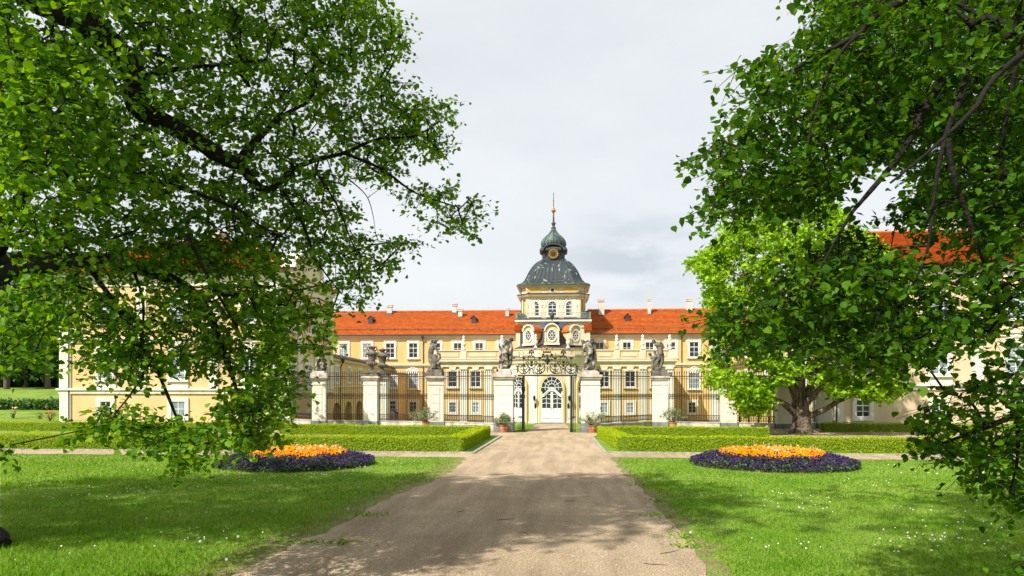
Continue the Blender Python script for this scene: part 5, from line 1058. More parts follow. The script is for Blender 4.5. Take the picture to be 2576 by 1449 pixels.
# hedges
def hedge(name, pts, w, h, label, n, seed, zoff=0):
    P = [Vector(p) for p in pts]; g = thing('box_hedge', (sum(p.x for p in P)/len(P), sum(p.y for p in P)/len(P), gz(0, P[0].y)), label, 'hedge', 'clipped hedges'); rg = np.random.default_rng(seed); core = MB(); pos = []
    segs = list(zip(P, P[1:])); tot = sum((b-a).length for a, b in segs)
    for a, b in segs:
        d = (b-a); Ls = d.length; u = d.normalized(); s = Vector((-u.y, u.x, 0))*w/2; a2 = a-u*(w/2 if a != P[0] else 0); b2 = b+u*(w/2 if b != P[-1] else 0); ns = max(1, int(Ls/.4)); rr = []
        for i in range(ns+1):
            c = a2.lerp(b2, i/ns); z = gz(0, c.y); j = lambda: random.uniform(-.02, .02)
            rr.append([Vector((c.x-s.x*.93, c.y-s.y*.93, z)), Vector((c.x+s.x*.93, c.y+s.y*.93, z)), Vector((c.x+s.x*.92, c.y+s.y*.92, z+h-.05+j())), Vector((c.x-s.x*.92, c.y-s.y*.92, z+h-.05+j()))])
        core.rings(rr)
        k = int(n*Ls/tot); L2 = (b2-a2).length; t = rg.uniform(0, 1, k); f = rg.uniform(0, 2*h+w, k)
        lat = np.where(f < h, -1, np.where(f > h+w, 1, 0)); v = np.where(f < h, f, np.where(f > h+w, 2*h+w-f, h)); q = np.where(lat == 0, (f-h)/w*2-1, lat)
        jt = rg.normal(0, .012, k); base = np.array(a2)+(np.array(b2)-np.array(a2))*t[:, None]; X = base[:, 0]+s.x*q*(1+jt); Y = base[:, 1]+s.y*q*(1+jt); Zz = np.array([gz(0, y) for y in Y])+v+rg.normal(0, .010, k)+(.018*np.sin(base[:, 0]*2.1)+.012*np.sin(base[:, 0]*5.3+base[:, 1]*3))*(v/h)
        pos.append(np.stack([X, Y, Zz], 1))
    core.build('hedge_core', 'hedge_core', g); T = np.concatenate(pos, 0)
    # ends
    for e, o in ((P[0], P[1]), (P[-1], P[-2])):
        u = (e-o).normalized(); s = Vector((-u.y, u.x, 0))*w/2; k = int(n/tot*.9); q = rg.uniform(-1, 1, k); v = rg.uniform(0, h, k); T = np.concatenate([T, np.stack([e.x+s.x*q, e.y+s.y*q, np.full(k, gz(0, e.y))+v], 1)], 0)
    V, F = leaves(T, .050, tilt=1.1, hang=-.3, shape=QUAD, rg=rg); npmesh('foliage', V, F, 'leaf_hedge', g); return g
cL = G(1163, 1137); cR = G(1556, 1135); yb = 39.3
hl = lambda X, Y: (X, Y, 0)
hedge('h', [hl(-32, cL.y+.33), hl(cL.x-.33, cL.y+.33), hl(U(1219, yb), yb-.35), hl(U(887, yb), yb-.35)], .68, .60, 'yellow green hedge bending round the left lawn island beside the path', 60000, 11)
hedge('h', [hl(27, cR.y+.33), hl(cR.x+.33, cR.y+.33), hl(U(1517, yb), yb-.35), hl(U(1926, yb), yb-.35)], .68, .60, 'yellow green hedge bending round the right lawn island beside the path', 60000, 12)
hedge('h', [hl(U(708, 40.5), 40.5), hl(U(884, 40.5), 40.5)], .6, .60, 'darker straight hedge under the left fence', 8000, 13)
hedge('h', [hl(-44, 43), hl(U(640, 43), 43)], .6, .56, 'long low hedge in front of the peach pavilion', 26000, 14)
hedge('h', [hl(U(2070, 46.6), 46.6), hl(40, 46.6)], .7, .56, 'dark green hedge right of the thick tree trunk by the pale pavilion', 18000, 15)

# round flower beds
def flowerbed(cx, cy, r, label, seed, big=1.0):
    g0 = gz(0, cy); sl_ = -.02235; t = thing('flower_bed', (cx, cy, g0), label, 'flower bed', 'round pansy beds'); rg = np.random.default_rng(seed)
    m = MB(); rn = [[Vector((cx+rr*r*math.cos(a), cy+rr*r*math.sin(a), g0+sl_*rr*r*math.sin(a)+h)) for a in [2*math.pi*i/40 for i in range(40)]] for rr, h in ((1, -.02), (.97, .06), (.8, .17), (.6, .27), (.3, .38), (.03, .42))]; m.rings(rn); m.build('soil', 'soil', t)
    def disc(n, a, b):
        q = np.sqrt(rg.uniform(a*a, b*b, n)); th = rg.uniform(0, 2*math.pi, n); return np.stack([cx+q*r*np.cos(th), cy+q*r*np.sin(th), g0+sl_*q*r*np.sin(th)+.12+.34*(1-q**2.6)+rg.uniform(-.12, .05, n)+.03*np.sin(th*9+q*12)], 1)
    V, F = leaves(disc(11000, 0, 1.0)-np.array([0, 0, .05]), .085, tilt=.9, hang=-.4, shape=QUAD, rg=rg); npmesh('foliage', V, F, 'leaf_shrub', t)
    pan = np.array([[-.5, 0, 0], [0, -.45, .05], [.5, 0, 0], [0, .5, .05]])
    V, F = leaves(disc(6500, .60, 1.0)+np.array([0, -.01, .04]), .058, up=(0, -.5, .9), tilt=.55, shape=pan, rg=rg); tag(npmesh('purple_pansies', V, F, 'petal_purple', t), kind='stuff')
    V, F = leaves(disc(3300, 0, .63)+np.array([0, 0, .07]), .068, up=(0, -.5, .9), tilt=.55, shape=pan, rg=rg); tag(npmesh('orange_pansies', V, F, 'petal_orange', t), kind='stuff')
    V, F = leaves(disc(90, .05, .60)+np.array([0, 0, .12]), .085, up=(0, -.9, .5), tilt=.4, shape=pan, rg=rg); tag(npmesh('pale_flowers', V, F, 'petal_pale', t), kind='stuff')
    T = disc(60, 0, .62); S = [(p, p+np.array([rg.normal(0, .02), rg.normal(0, .02), rg.uniform(.15, .28)]), .006, .010) for p in T]; V, F = seg_mesh(S, 4); tag(npmesh('seed_stalks', V, F, 'petal_pale', t), kind='stuff')
flowerbed(U(748, 21.6), 21.6, 2.50, 'round bed of purple and orange pansies partly behind hanging leaves on the left lawn', 21); flowerbed(U(1941, 22.9), 22.9, 2.62, 'round bed of purple pansies with orange centre on the right lawn', 22)

# ---------------------------------------------------------------- lawn detail
def np_inpoly(x, y, P):
    c = np.zeros(len(x), bool); j = len(P)-1
    for i in range(len(P)):
        xi, yi, xj, yj = P[i][0], P[i][1], P[j][0], P[j][1]
        with np.errstate(divide='ignore', invalid='ignore'): c ^= ((yi > y) != (yj > y)) & (x < (xj-xi)*(y-yi)/(yj-yi+1e-12)+xi)
        j = i
    return c
pxy = [(p.x, p.y) for p in poly]
def scatter(n, y0, y1, seed, powr=1.0, edge=None):
    rg = np.random.default_rng(seed); y = y0+(y1-y0)*rg.uniform(0, 1, n)**powr; x = rg.uniform(-.88, .80, n)*y; k = ~np_inpoly(x, y, pxy); return x[k], y[k]
def near_path(x, y, d=.28): return np_inpoly(x-d, y, pxy) | np_inpoly(x+d, y, pxy)
def blades(n, y0, y1, h, wd, seed, powr):
    rg = np.random.default_rng(seed); x, y = scatter(n, y0, y1, seed, powr); k = len(x); pat = .5+.5*np.sin(x*1.3+2*np.sin(y*.7))*np.sin(y*1.1+1.5*np.sin(x*.9)); tuft = (rg.uniform(0, 1, k) < .015)
    edge = near_path(x, y); thin = rg.uniform(0, 1, k) < np.where(edge, .35, 1); x, y, pat, tuft, edge = x[thin], y[thin], pat[thin], tuft[thin], edge[thin]; k = len(x)
    hh = h*rg.uniform(.5, 1.25, k)*(.7+.6*pat)*np.where(tuft, 1.9, 1); an = rg.uniform(0, 2*math.pi, k); w_ = wd*rg.uniform(.7, 1.3, k); z = CZ-2.15-.02235*y; ln = rg.normal(0, .45, (k, 2))*hh[:, None]
    b = np.stack([x, y, z], 1); s = np.stack([np.cos(an)*w_, np.sin(an)*w_, np.zeros(k)], 1); tip = b+np.stack([ln[:, 0], ln[:, 1], hh], 1)
    return np.stack([b-s, b+s, tip], 1).reshape(-1, 3), np.arange(3*k).reshape(-1, 3)
V1, F1 = blades(150000, 7.2, 15, .055, .0055, 31, 1.15); V2, F2 = blades(110000, 15, 25.6, .05, .011, 32, 1.0)
gr = npmesh('grass', np.concatenate([V1, V2]), np.concatenate([F1, F2+len(V1)]), 'grass_blade'); tag(gr, 'short green lawn grass on both sides of the gravel path', 'grass', kind='stuff')
def patches(n, y0, y1, seed, xr, sc_=.5):
    rg = np.random.default_rng(seed); c = max(1, n//9); cy = rg.uniform(y0, y1, c); cx = rg.uniform(xr[0], xr[1], c)*cy; i = rg.integers(0, c, n); x = cx[i]+rg.normal(0, sc_, n); y = cy[i]+rg.normal(0, sc_*.8, n); k = ~np_inpoly(x, y, pxy) & (y > 7) & (y < 25.5); return x[k], y[k]
xa, ya = patches(460, 8, 25, 41, (.3, .8), .38); xb, yb2 = patches(170, 8, 24, 42, (-.85, -.2), .45); x = np.concatenate([xa, xb]); y = np.concatenate([ya, yb2]); T = np.stack([x, y, CZ-2.15-.02235*y+.055], 1)
pan6 = np.array([[-.5, 0, 0], [0, -.5, .08], [.5, 0, 0], [0, .5, .08]])
V, F = leaves(T, .024, up=(0, -.4, 1), tilt=.35, shape=pan6); V2, F2 = leaves(T+np.array([0, 0, .001]), .024, up=(0, -.4, 1), tilt=.35, shape=pan6)
dz = npmesh('daisies', np.concatenate([V, V2]), np.concatenate([F, F2+len(V)]), 'daisy'); tag(dz, 'tiny white daisies dotted through the lawn', 'daisies', kind='stuff')
rr = random.Random(5)
for i, (x, y) in enumerate(((568, 1415), (596, 1352), (500, 1365), (870, 1290), (700, 1268), (1625, 1280), (1640, 1283), (1738, 1340), (1760, 1175+80), (1990, 1250), (1940, 1243), (905, 1232))):
    p = G(x, y+ (34 if y > 1300 else 8)); h = .20 if y > 1300 else .13; t = thing('dandelion_clock', tuple(p), {0: 'tallest dandelion seed head beside the left path edge, nearest the camera'}.get(i, 'small dandelion seed head on a thin stalk in the lawn'), 'dandelion', None if i == 0 else 'dandelion seed heads in the lawn')
    q = (p.x+rr.uniform(-.04, .04), p.y, p.z+h); m = MB(); m.tube([p, ((p.x+q[0])/2+.01, p.y, p.z+h*.5), q], .0028, 4); m.build('stem', 'leaf_olive', t); m = MB(); m.blob(q, .020, 8, 6); m.build('seed_head', 'seed_head', t)
rg = np.random.default_rng(79); xs_ = rg.uniform(-5.5, 4.5, 9000); yst = 7.6+rg.uniform(0, 1, 9000)**1.7*16; kk = np_inpoly(xs_, yst, pxy); xs_, yst = xs_[kk], yst[kk]; k = len(xs_)      # loose stones on the drive
sz = rg.uniform(.004, .012, k)[:, None]; B_ = np.stack([xs_, yst, CZ-2.15-.02235*yst+.010], 1); oc = np.array([[-1, -.8, 0], [1, -.7, 0], [.9, .8, 0], [-.8, 1, 0], [-.5, -.4, .9], [.6, -.3, .8], [.4, .5, .9], [-.4, .4, .8]])
V = (B_[:, None]+oc[None]*sz[:, None]*rg.uniform(.6, 1.2, (k, 1, 3))).reshape(-1, 3); F = ((np.arange(k)*8)[:, None, None]+np.array([[[4, 5, 6, 7], [0, 1, 5, 4], [1, 2, 6, 5], [2, 3, 7, 6], [3, 0, 4, 7]]])).reshape(-1, 4)
tag(npmesh('loose_gravel', V, F, 'gravel_dark'), 'small loose stones scattered over the gravel drive', 'gravel', kind='stuff')
T = []; rg = np.random.default_rng(77)
for i, (x, y) in enumerate(((860, 1368), (1732, 1378), (1660, 1262), (1612, 1222), (935, 1298), (760, 1370), (1710, 1352), (1650, 1300))):
    p = G(x, y); n = 70; Pp = np.array(p)[None]+np.stack([rg.normal(0, .16, n), rg.normal(0, .09, n), rg.uniform(0, .05, n)], 1); V, F = leaves(Pp, .05, up=(0, -.3, 1), tilt=.6, hang=-.4, shape=QUAD, rg=rg); T.append((V, F))
Vc = np.concatenate([a for a, b in T]); off = np.cumsum([0]+[len(a) for a, b in T[:-1]]); Fc = np.concatenate([b+o for (a, b), o in zip(T, off)]); wd = npmesh('path_edge_weeds', Vc, Fc, 'grass_blade'); tag(wd, 'low clumps of weeds creeping over the gravel edge', 'weeds', kind='stuff')
for i, (x, y, ln, a) in enumerate(((1250, 1310, .35, .3), (1690, 1330, .3, 1.2), (1420, 1262, .25, .1), (1330, 1348, .3, 2.0), (1660, 1395, .4, .5), (1150, 1290, .22, .9), (1560, 1290, .2, .2), (1620, 1420, .3, -.4))):
    p = G(x, y); m = MB(); m.tube([(p.x, p.y, p.z+.012), (p.x+ln*.5*math.cos(a), p.y+ln*.5*math.sin(a), p.z+.02-.011*math.sin(a)*ln), (p.x+ln*math.cos(a+.2), p.y+ln*math.sin(a+.2), p.z+.014-.02*ln*math.sin(a))], [.005, .004, .002], 5)
    tag(m.build('fallen_twig', 'bark'), 'thin fallen twig lying on the gravel path', 'twig', 'fallen twigs on the path')
# ================================================================ trees
def pl(pts, d0, d1): n = len(pts); return [tuple(W(x, y, d0+(d1-d0)*i/(n-1))) for i, (x, y) in enumerate(pts)]
def hidden(p, mx=60, my=60):
    s = seen(p)
    if s is None: return True
    return s[0] < -mx or s[0] > 2576+mx or s[1] < -my or s[1] > 1449+my
def ellipsoid(n, c, r, seed, ok=hidden, shell=.3):
    rr = random.Random(seed); o = []
    while len(o) < n:
        p = [rr.gauss(0, 1) for _ in range(3)]; l = math.sqrt(sum(a*a for a in p)); q = rr.uniform(shell, 1)**.6; p = [c[i]+p[i]/l*q*r[i] for i in range(3)]
        if p[2] > 3.0 and ok(p): o.append(tuple(p))
    return o
# --- left linden
LA = [(-60, -60), (960, -60), (985, 20), (1050, 70), (1020, 140), (975, 190), (1075, 205), (1090, 250), (1140, 245), (1190, 300), (1165, 330), (1125, 325), (1130, 395), (1080, 420), (1040, 400), (1000, 440), (1060, 460), (1130, 455), (1180, 475), (1220, 540), (1190, 600), (1110, 590), (1050, 540), (1000, 490), (930, 440), (860, 430), (850, 480), (900, 540), (890, 580), (960, 590), (1050, 600), (1035, 650), (990, 690), (960, 750), (900, 790), (870, 770), (820, 690), (700, 650), (640, 700), (500, 690), (400, 710), (250, 700), (170, 760), (140, 880), (60, 930), (-60, 920)]
LB = [(160, 760), (300, 700), (450, 690), (640, 690), (800, 690), (880, 780), (860, 800), (850, 870), (820, 900), (740, 900), (770, 960), (790, 1030), (740, 1060), (690, 1000), (650, 960), (600, 980), (520, 960), (430, 940), (400, 1010), (330, 980), (250, 960), (180, 930)]
LC = [(540, 960), (700, 980), (720, 1060), (650, 1130), (600, 1170), (570, 1090)]; LD = [(330, 1010), (420, 1040), (530, 1060), (560, 1110), (470, 1195), (430, 1185), (370, 1130), (330, 1090), (190, 1110), (180, 1060), (260, 1010)]
hole = [(870, 455), (990, 470), (960, 590), (905, 580)]; hole2 = [(470, 370), (570, 430), (560, 450), (480, 410)]; hole3 = [(1000, 400), (1060, 380), (1110, 440), (1000, 440)]
dl = lambda x, y, r: 6.0+max(0, x)/1200*4.6+r.uniform(0, 3.4)-(1.0 if y < 500 and x < 500 else 0)
LIMS = [[(-40, 705), (110, 664), (230, 655), (330, 668), (450, 712)], [(-30, 640), (10, 560), (60, 490)], [(60, -30), (200, 45), (290, 130), (340, 195), (350, 270), (400, 300), (480, 345), (555, 393), (600, 408), (628, 370)], [(628, 370), (700, 300)], [(345, 200), (430, 176), (560, 162)], [(215, 660), (300, 780), (345, 862), (382, 905)], [(600, 408), (650, 470), (690, 470), (735, 428), (800, 400)]]
def bare(t):
    x, y = seen(t); return any(edge_dist(x, y, l+l[::-1][1:-1]) < w_ for l, w_ in zip(LIMS, (40, 45, 42, 22, 20, 22, 22))) and t[1] < 8.9
TL = [t for t in tips_in(LA, 2350, dl, 51) if not any(inpoly(*seen(t), h) for h in (hole, hole2, hole3)) and not (bare(t) and random.random() < .85)]
TL += tips_in([(330, 600), (740, 600), (740, 690), (330, 700)], 60, lambda x, y, r: 7.5+r.uniform(0, 2), 59)+tips_in(LB, 350, lambda x, y, r: 6.6+r.uniform(0, 2.6)+x/1000, 52, 20)+tips_in(LC, 48, lambda x, y, r: 6.8+r.uniform(0, 1.0), 53, 14)+tips_in(LD, 66, lambda x, y, r: 6.4+r.uniform(0, 1.2), 54, 12)
TL += tips_in([(-60, 1105), (10, 1105), (28, 1125), (5, 1140), (-60, 1150)], 6, lambda x, y, r: 6.5, 55)
shade_tips_L = ellipsoid(1500, (-14, 7.5, 9.5), (6, 4.8, 3.4), 56)+ellipsoid(800, (-7.2, 7.2, 10.2), (4.6, 4.3, 2.6), 57)  # unseen crown sprays, placed and thickened to shade the path and left lawn
bx_, by_ = -9.05, 9.3; g0 = gz(-8, 9.3)
limL = [([(bx_, by_, g0-.2), (bx_-.05, by_-.1, 1.5), (bx_-.1, by_-.4, 3.8), (-9.4, 8.2, 6.5), (-9.6, 7.0, 10)], .62, .28),
 ([(bx_, by_, g0-.1), (bx_+.5, by_-.05, g0+.15), (bx_+1.0, by_-.15, g0-.02)], .40, .18),
 ([(-9.0, 8.9, 3.5)]+pl([(-40, 705), (110, 664), (230, 655), (330, 668), (450, 712), (520, 780), (560, 880), (590, 960)], 8.8, 7.6), .17, .022),
 ([(-9.0, 8.9, 4.0)]+pl([(-40, 655), (100, 650), (230, 655)], 9.0, 8.5), .13, .09),
 ([(-9.1, 8.8, 3.8)]+pl([(-30, 640), (10, 560), (60, 490), (130, 440), (260, 400)], 8.8, 9.4), .17, .03),
 ([(-9.0, 8.0, 6.3)]+pl([(-80, -190), (60, -30), (200, 45), (290, 130), (340, 195), (350, 270), (400, 300), (480, 345), (555, 393), (600, 408), (628, 370)], 7.2, 9.4), .24, .075),
 (pl([(345, 200), (430, 176), (560, 162), (670, 150)], 8.3, 9.0), .045, .015), (pl([(628, 370), (700, 300), (765, 262)], 9.4, 9.8), .06, .02),
 (pl([(600, 408), (650, 470), (690, 470), (735, 428), (800, 400), (865, 385), (950, 350), (1040, 343), (1100, 310)], 9.4, 11), .075, .012), (pl([(865, 385), (960, 425), (1045, 485), (1150, 520)], 10.2, 11), .03, .01),
 (pl([(350, 440), (500, 488), (600, 528), (650, 565), (720, 600)], 8.0, 8.8), .035, .012), (pl([(30, 280), (60, 300), (115, 372), (170, 440), (235, 492), (320, 545)], 6.6, 7.6), .04, .012), (pl([(470, 590), (520, 690), (565, 770), (600, 830)], 7.6, 7.8), .028, .01),
 (pl([(215, 660), (300, 780), (345, 862), (382, 905), (440, 1040), (462, 1110), (452, 1180)], 8.3, 6.9), .038, .008), (pl([(382, 905), (330, 990), (280, 1050)], 7.6, 7.2), .018, .006), (pl([(590, 960), (610, 1060), (640, 1120)], 7.6, 7.2), .022, .006),
 (pl([(330, 668), (360, 760), (350, 880), (310, 960)], 8.2, 7.6), .025, .008), (pl([(800, 440), (850, 520), (885, 610), (900, 640)], 9.6, 9.9), .022, .006), (pl([(870, 445), (920, 490), (938, 540), (944, 585)], 9.9, 10), .012, .003), (pl([(0, 200), (50, 420), (60, 520)], 7, 7.4), .02, .008),
 (pl([(700, 460), (760, 560), (800, 660), (860, 740)], 9.5, 9.2), .028, .008), (pl([(550, 740), (640, 745), (720, 770)], 7.8, 8.4), .035, .012)]
tree('linden_tree', (bx_, by_, g0), 'large old linden whose leafy boughs hang over the left half of the view', 'tree', limL, TL, 19, .36, .066, 'leaf_linden', 'bark', 61, rtip=.0036, seg=.5, tilt=.75, hang=.6, high=shade_tips_L)
# --- right linden (close, seen from below)
RA = [(2000, -60), (2050, 40), (1990, 90), (1910, 125), (1835, 170), (1830, 190), (1880, 220), (1860, 280), (1790, 350), (1750, 395), (1760, 460), (1745, 500), (1800, 560), (1850, 575), (1900, 520), (1960, 540), (2050, 520), (2110, 500), (2150, 430), (2260, 380), (2300, 440), (2250, 520), (2200, 540), (2290, 580), (2400, 560), (2520, 600), (2640, 560), (2640, -60)]
RB = [(1780, 790), (1850, 745), (1930, 700), (2010, 620), (2080, 560), (2180, 560), (2250, 610), (2340, 660), (2400, 700), (2440, 800), (2390, 850), (2310, 950), (2240, 935), (2180, 930), (2100, 880), (2000, 860), (1900, 880), (1830, 868), (1800, 830)]
RC = [(2400, 560), (2640, 540), (2640, 860), (2560, 850), (2500, 850), (2430, 830), (2380, 720)]; RD = [(2330, 1010), (2400, 960), (2480, 930), (2640, 890), (2640, 1300), (2565, 1280), (2530, 1250), (2450, 1225), (2410, 1180), (2340, 1150), (2270, 1150), (2300, 1110), (2290, 1060)]
RE_ = [(2540, 1400), (2640, 1370), (2640, 1470), (2560, 1460)]; rh = [(2120, 430), (2220, 420), (2260, 470), (2200, 510), (2130, 480)]
TR = [t for t in tips_in(RA, 760, lambda x, y, r: 4.5+r.uniform(0, 2.3)+(x-1750)/800*.6, 71) if not inpoly(*seen(t), rh)]
TR += tips_in(RB, 290, lambda x, y, r: 4.6+r.uniform(0, 1.7), 72)+tips_in(RC, 80, lambda x, y, r: 4.8+r.uniform(0, 2), 73)+tips_in(RD, 120, lambda x, y, r: 5.2+r.uniform(0, 1.6), 74)+tips_in(RE_, 10, lambda x, y, r: 5.2, 75)
TR2 = tips_in([(2060, -60), (2640, -60), (2640, 620), (2500, 640), (2400, 560), (2300, 520), (2260, 380), (2150, 420), (2060, 330), (2000, 200)], 900, lambda x, y, r: 7.5+r.uniform(0, 4), 76)
TR += [t for t in TR2 if not inpoly(*seen(t), rh)]
shade_tips_R = ellipsoid(420, (8, 3.0, 8.5), (5.0, 5.0, 3.2), 77)+ellipsoid(120, (.5, 5.2, 11.5), (6.0, 4.6, 2.6), 78)+ellipsoid(300, (4.2, -1.0, 7.5), (4.5, 3.5, 2.6), 79)  # unseen crown sprays, added to shade the right leaves and dapple the lawn
g0 = gz(9, 5)
limR = [([(9.2, 4.6, g0-.2), (9.2, 4.6, 2), (9.0, 4.7, 5), (8.6, 4.6, 9)], .5, .22),
 ([(9.0, 4.7, 5.2)]+pl([(2900, -420), (2560, -180), (2400, -80), (2274, 0), (2205, 37), (2168, 79), (2117, 111), (2057, 139), (2020, 162), (1955, 199), (1927, 231), (1890, 300)], 4.9, 4.9), .04, .006),
 (pl([(2168, 79), (2121, 125), (2084, 185), (2057, 259), (2038, 324), (2030, 400)], 4.9, 4.7), .016, .005), ([(9.0, 4.7, 4.4)]+pl([(2800, 20), (2640, 90), (2576, 134), (2524, 176), (2482, 222), (2455, 268), (2399, 324), (2334, 384), (2300, 412), (2240, 460)], 4.9, 4.7), .036, .008),
 (pl([(2370, 200), (2316, 296), (2279, 366), (2232, 430), (2177, 495), (2140, 540), (2094, 620), (2040, 720)], 5.2, 4.8), .034, .006), (pl([(2430, 180), (2418, 241), (2385, 324), (2362, 417), (2348, 509), (2330, 640), (2270, 760)], 5.1, 4.9), .028, .006),
 (pl([(2385, 350), (2399, 440), (2436, 546), (2464, 634), (2500, 720), (2515, 800)], 5.0, 5.0), .022, .006), (pl([(2576, 60), (2540, 250), (2520, 400), (2500, 520)], 5.2, 5.4), .02, .006), ([(9.1, 4.65, 2.6)]+pl([(2800, 900), (2650, 985), (2560, 1040), (2480, 1075), (2400, 1105), (2330, 1130)], 5.8, 5.9), .06, .008), (pl([(2560, 1040), (2560, 1150), (2540, 1240)], 5.8, 5.7), .02, .006),
 (pl([(2480, 1075), (2440, 1010), (2380, 990)], 5.9, 6.0), .015, .005)]
tree('linden_tree', (9.2, 4.6, g0), 'near linden at the right edge with large dark heart shaped leaves', 'tree', limR, TR, 19, .32, .054, 'leaf_linden_dark', 'bark', 81, rtip=.0021, seg=.5, tilt=.7, hang=1.0, droop=.7, high=shade_tips_R)
# --- bright green tree by the fence
YO = 44.8; g0 = gz(0, YO)
OA = [(1750, 950), (1785, 905), (1770, 870), (1830, 815), (1810, 750), (1760, 700), (1708, 668), (1735, 635), (1790, 605), (1800, 560), (1850, 515), (1905, 495), (1945, 440), (2000, 400), (2060, 420), (2110, 500), (2180, 560), (2230, 620), (2285, 700), (2300, 800), (2290, 900), (2250, 950), (2310, 985), (2290, 1010), (2200, 1025), (2120, 1000), (2080, 1035), (2060, 985), (1990, 960), (1950, 990), (1920, 1035), (1880, 1062), (1850, 1045), (1860, 1010), (1800, 1000), (1770, 1000)]
def do_(x, y, r):
    k = max(.12, 1-((x-2020)/330)**2); k2 = max(.2, 1-((y-760)/420)**2); return YO+r.uniform(-6.2, 5.5)*math.sqrt(k*k2)
TO = tips_in(OA, 2500, do_, 91)+tips_in([(1720, 640), (1800, 600), (1830, 700), (1850, 820), (1790, 860), (1760, 700)], 160, do_, 94)+tips_in([(1840, 980), (1950, 960), (1960, 1020), (1890, 1060), (1850, 1040)], 80, lambda x, y, r: YO-r.uniform(1, 4), 95)
rr = random.Random(92); cl = [TO[rr.randrange(len(TO))] for _ in range(190)]                # clumps: tips gather round boughs, gaps between
TO2 = []
for t in TO:
    c = min(cl, key=lambda q: (q[0]-t[0])**2+(q[1]-t[1])**2+(q[2]-t[2])**2); f = rr.uniform(.15, .55); TO2.append(tuple(t[i]+(c[i]-t[i])*f for i in range(3)))
ol = lambda pts, dy: [tuple(Vector(W(x, y, YO+dy*i/(len(pts)-1)))) for i, (x, y) in enumerate(pts)]
limO = [([(W(2017, 0, YO).x, YO, g0-.3), tuple(W(2016, 1076, YO)), tuple(W(2017, 1050, YO)), tuple(W(2012, 1020, YO)), tuple(W(2010, 985, YO)), tuple(W(2012, 900, YO)), tuple(W(2018, 780, YO)), tuple(W(2012, 640, YO)), tuple(W(2002, 520, YO))], .80, .06),
 (ol([(2012, 1020), (1988, 965), (1950, 930), (1900, 900), (1830, 880)], -2.5), .30, .05), (ol([(2008, 1045), (1962, 1010), (1910, 1000), (1865, 985)], -1.5), .26, .05), (ol([(2008, 1010), (1975, 935), (1958, 880), (1938, 780), (1915, 680), (1860, 600)], 2), .28, .05),
 (ol([(2020, 1015), (2055, 935), (2080, 850), (2110, 750), (2130, 640)], 2.5), .28, .05), (ol([(2030, 1048), (2075, 1030), (2130, 1000), (2200, 985), (2265, 985)], -2), .24, .045), (ol([(2025, 1020), (2065, 975), (2125, 925), (2200, 880)], -3), .24, .045),
 (ol([(2012, 1000), (2005, 900), (1980, 800), (1960, 700)], -4), .22, .04), (ol([(2000, 1085), (1990, 1088), (1975, 1091)], -.4), .22, .05), (ol([(2030, 1082), (2045, 1086), (2062, 1090)], -.2), .26, .05), (ol([(2012, 1080), (2008, 1090)], -.5), .3, .1)]
tO = tree('broadleaf_tree', (W(2017, 0, YO).x, YO, g0), 'bright yellow green tree with gnarled thick trunk in front of the right fence', 'tree', limO, TO2, 22, .64, .19, 'leaf_oak', 'bark_oak', 93, rtip=.010, seg=1.2, tilt=.9, hang=.1, droop=.0, twn=3)
# --- narrow tree in front of the left pavilion
YC = 46.5; gC = gz(0, YC); Xc = U(682, YC)
TC = tips_in([(655, 1105), (640, 1000), (640, 900), (650, 820), (660, 760), (680, 735), (705, 760), (725, 830), (735, 920), (735, 1020), (720, 1090), (700, 1110)], 330, lambda x, y, r: YC+r.uniform(-1.4, 1.4), 95)
tree('columnar_tree', (Xc, YC, gC), 'narrow bright green columnar tree against the left pavilion corner', 'tree', [([(Xc, YC, gC-.1), (Xc, YC, gC+2), (Xc+.05, YC, gC+5.5), (Xc, YC, gC+9)], .16, .03)], TC, 22, .42, .15, 'leaf_oak', 'bark_far', 96, rtip=.007, seg=.9, droop=.1, hang=.2)
# --- park trees on the rise at the far left
def park_tree(X, Y, h, r, seed, label, trunk=.45, lean=0, low=.25, n=230):
    g = gz(X, Y); rr = random.Random(seed); T = []
    for _ in range(n):
        a = rr.uniform(0, 2*math.pi); z = rr.uniform(low, 1); k = math.sqrt(max(.05, 1-((z-.55)/.52)**2))*rr.uniform(.35, 1); T.append((X+r*k*math.cos(a), Y+r*k*math.sin(a), g+h*z))
    tree('park_tree', (X, Y, g), label, 'tree', [([(X, Y, g-.3), (X+lean*.3, Y, g+h*.3), (X+lean, Y, g+h*.6), (X+lean, Y, g+h*.9)], trunk, .08)]+[([(X+lean*.5, Y, g+h*(.3+.1*k)), (X+rr.uniform(-1, 1)*r*.4, Y+rr.uniform(-1, 1)*r*.4, g+h*(.5+.1*k)), (X+rr.uniform(-1, 1)*r*.7, Y+rr.uniform(-1, 1)*r*.7, g+h*(.65+.08*k))], .16, .05) for k in range(4)],
         T, 16, 1.5, .62, 'leaf_far', 'bark_far', seed, rtip=.02, seg=2.5, group='trees in the park behind the lawn')
for i, (x, Y, h, r, lab) in enumerate(((17, 109, 20, 7, 'park tree with the pale straight trunk at the far left edge'), (120, 110, 18, 7, 'park tree with the dark flaring trunk left of the peach pavilion'), (66, 122, 17, 7, 'park tree standing back between the two trunks at far left'), (150, 121, 19, 7, 'park tree closest to the left corner of the peach pavilion'), (-40, 122, 19, 8, 'park tree just past the left edge of the view'), (95, 136, 22, 9, 'tall park tree filling the gap high behind the others'), (0, 140, 22, 9, 'tall park tree at the back of the far left wood'), (175, 138, 21, 9, 'tall park tree rising behind the corner of the pavilion'))):
    park_tree(U(x, Y), Y, h, r, 200+i, lab, trunk=.55 if i < 2 else .4, low=.32 if i < 2 else .12)
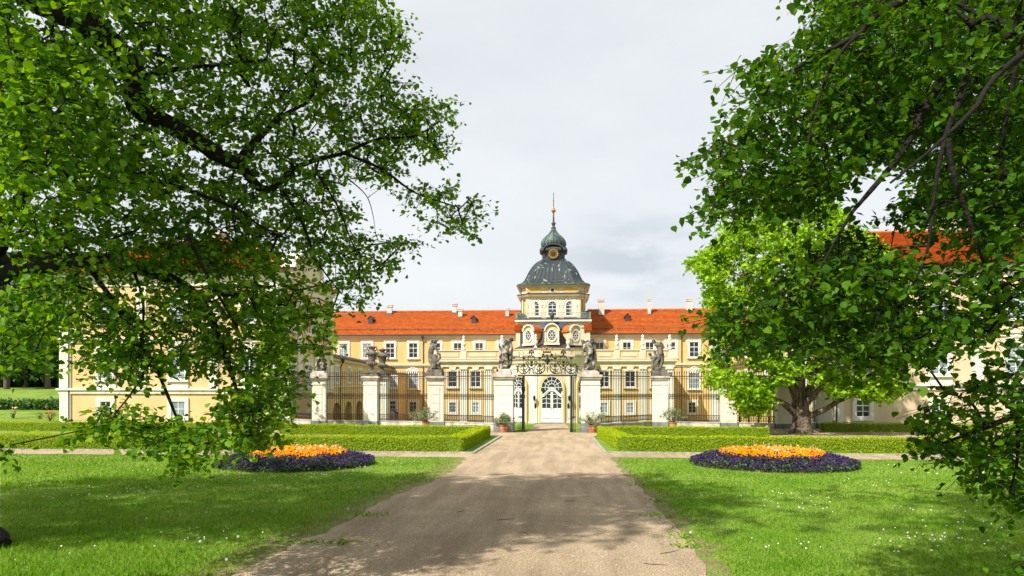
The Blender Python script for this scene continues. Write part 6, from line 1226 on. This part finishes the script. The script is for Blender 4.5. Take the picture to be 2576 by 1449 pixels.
# --- dark understorey and shrub rows on the slope
def shrub(x, Y, r, h, seed, name, label, group, leaf='leaf_shrub', n=500, flowers=0):
    X = U(x, Y); g = gz(X, Y); t = thing(name, (X, Y, g), label, 'shrub', group); rg = np.random.default_rng(seed); d = rg.normal(0, 1, (n, 3)); d /= np.linalg.norm(d, axis=1)[:, None]; q = rg.uniform(.5, 1, n)[:, None]; P = np.array([X, Y, g+h*.45])+d*q*np.array([r, r, h*.55]); V, F = leaves(P, max(.12, r*.22), tilt=1, hang=-.1, shape=QUAD, rg=rg); npmesh('foliage', V, F, leaf, t)
    m = MB(); 
    for k in range(5): a = k*1.3; m.tube([(X, Y, g-.05), (X+r*.4*math.cos(a), Y+r*.4*math.sin(a), g+h*.5)], [.05, .02], 5)
    m.build('stems', 'bark_far', t)
    if flowers:
        P = np.array([X, Y, g+h*.8])+rg.normal(0, 1, (flowers, 3))*np.array([r*.5, r*.4, h*.18]); V, F = leaves(P, .16, tilt=.8, up=(0, -1, .3), shape=pan6, rg=rg); npmesh('flowers', V, F, 'petal_red' if flowers > 10 else 'petal_pale', t)
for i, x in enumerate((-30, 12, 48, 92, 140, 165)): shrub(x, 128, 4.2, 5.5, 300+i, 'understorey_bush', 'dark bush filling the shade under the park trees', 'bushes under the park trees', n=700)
for i, (x, r) in enumerate(((-8, 1.2), (18, 1.0), (66, 1.2), (104, .9), (128, 1.3), (150, 1.1))): shrub(x, 68, r*1.1, 1.15, 320+i, 'round_shrub', 'low rounded shrub in the row across the sloping lawn', 'shrubs in a row on the sloping lawn', n=420)
shrub(126, 58, .45, .95, 330, 'rose_bush', 'small rose bush with red blooms on the far left lawn', None, n=120, flowers=22); shrub(34, 58, .3, .9, 331, 'rose_bush', 'small bush with whitish blooms left of the red roses', None, n=80, flowers=8); shrub(100, 59, .3, .6, 332, 'young_shrub', 'tiny green shrub between the white and red rose bushes', None, n=70)
# --- clipped bay standard by the right pavilion
X, Y = U(2102, 54.5), 54.5; X = W(3134/1.4907, 0, 54.0).x; g = gz(0, Y); t = thing('standard_bay_tree', (X, Y, g), 'little round headed tree in a square tub against the pale pavilion wall', 'potted tree'); m = MB(); m.box(X-.25, X+.25, Y-.25, Y+.25, g, g+.42); m.build('tub', 'terracotta', t); m = MB(); m.tube([(X, Y, g+.4), (X+.02, Y, g+1.9)], .03, 6); m.build('stem', 'bark_far', t)
d = rng.normal(0, 1, (600, 3)); d /= np.linalg.norm(d, axis=1)[:, None]; V, F = leaves(np.array([X, Y, g+2.1])+d*rng.uniform(.3, .48, 600)[:, None]*np.array([1, 1, .8]), .11, tilt=1, shape=QUAD); npmesh('crown', V, F, 'leaf_shrub', t)
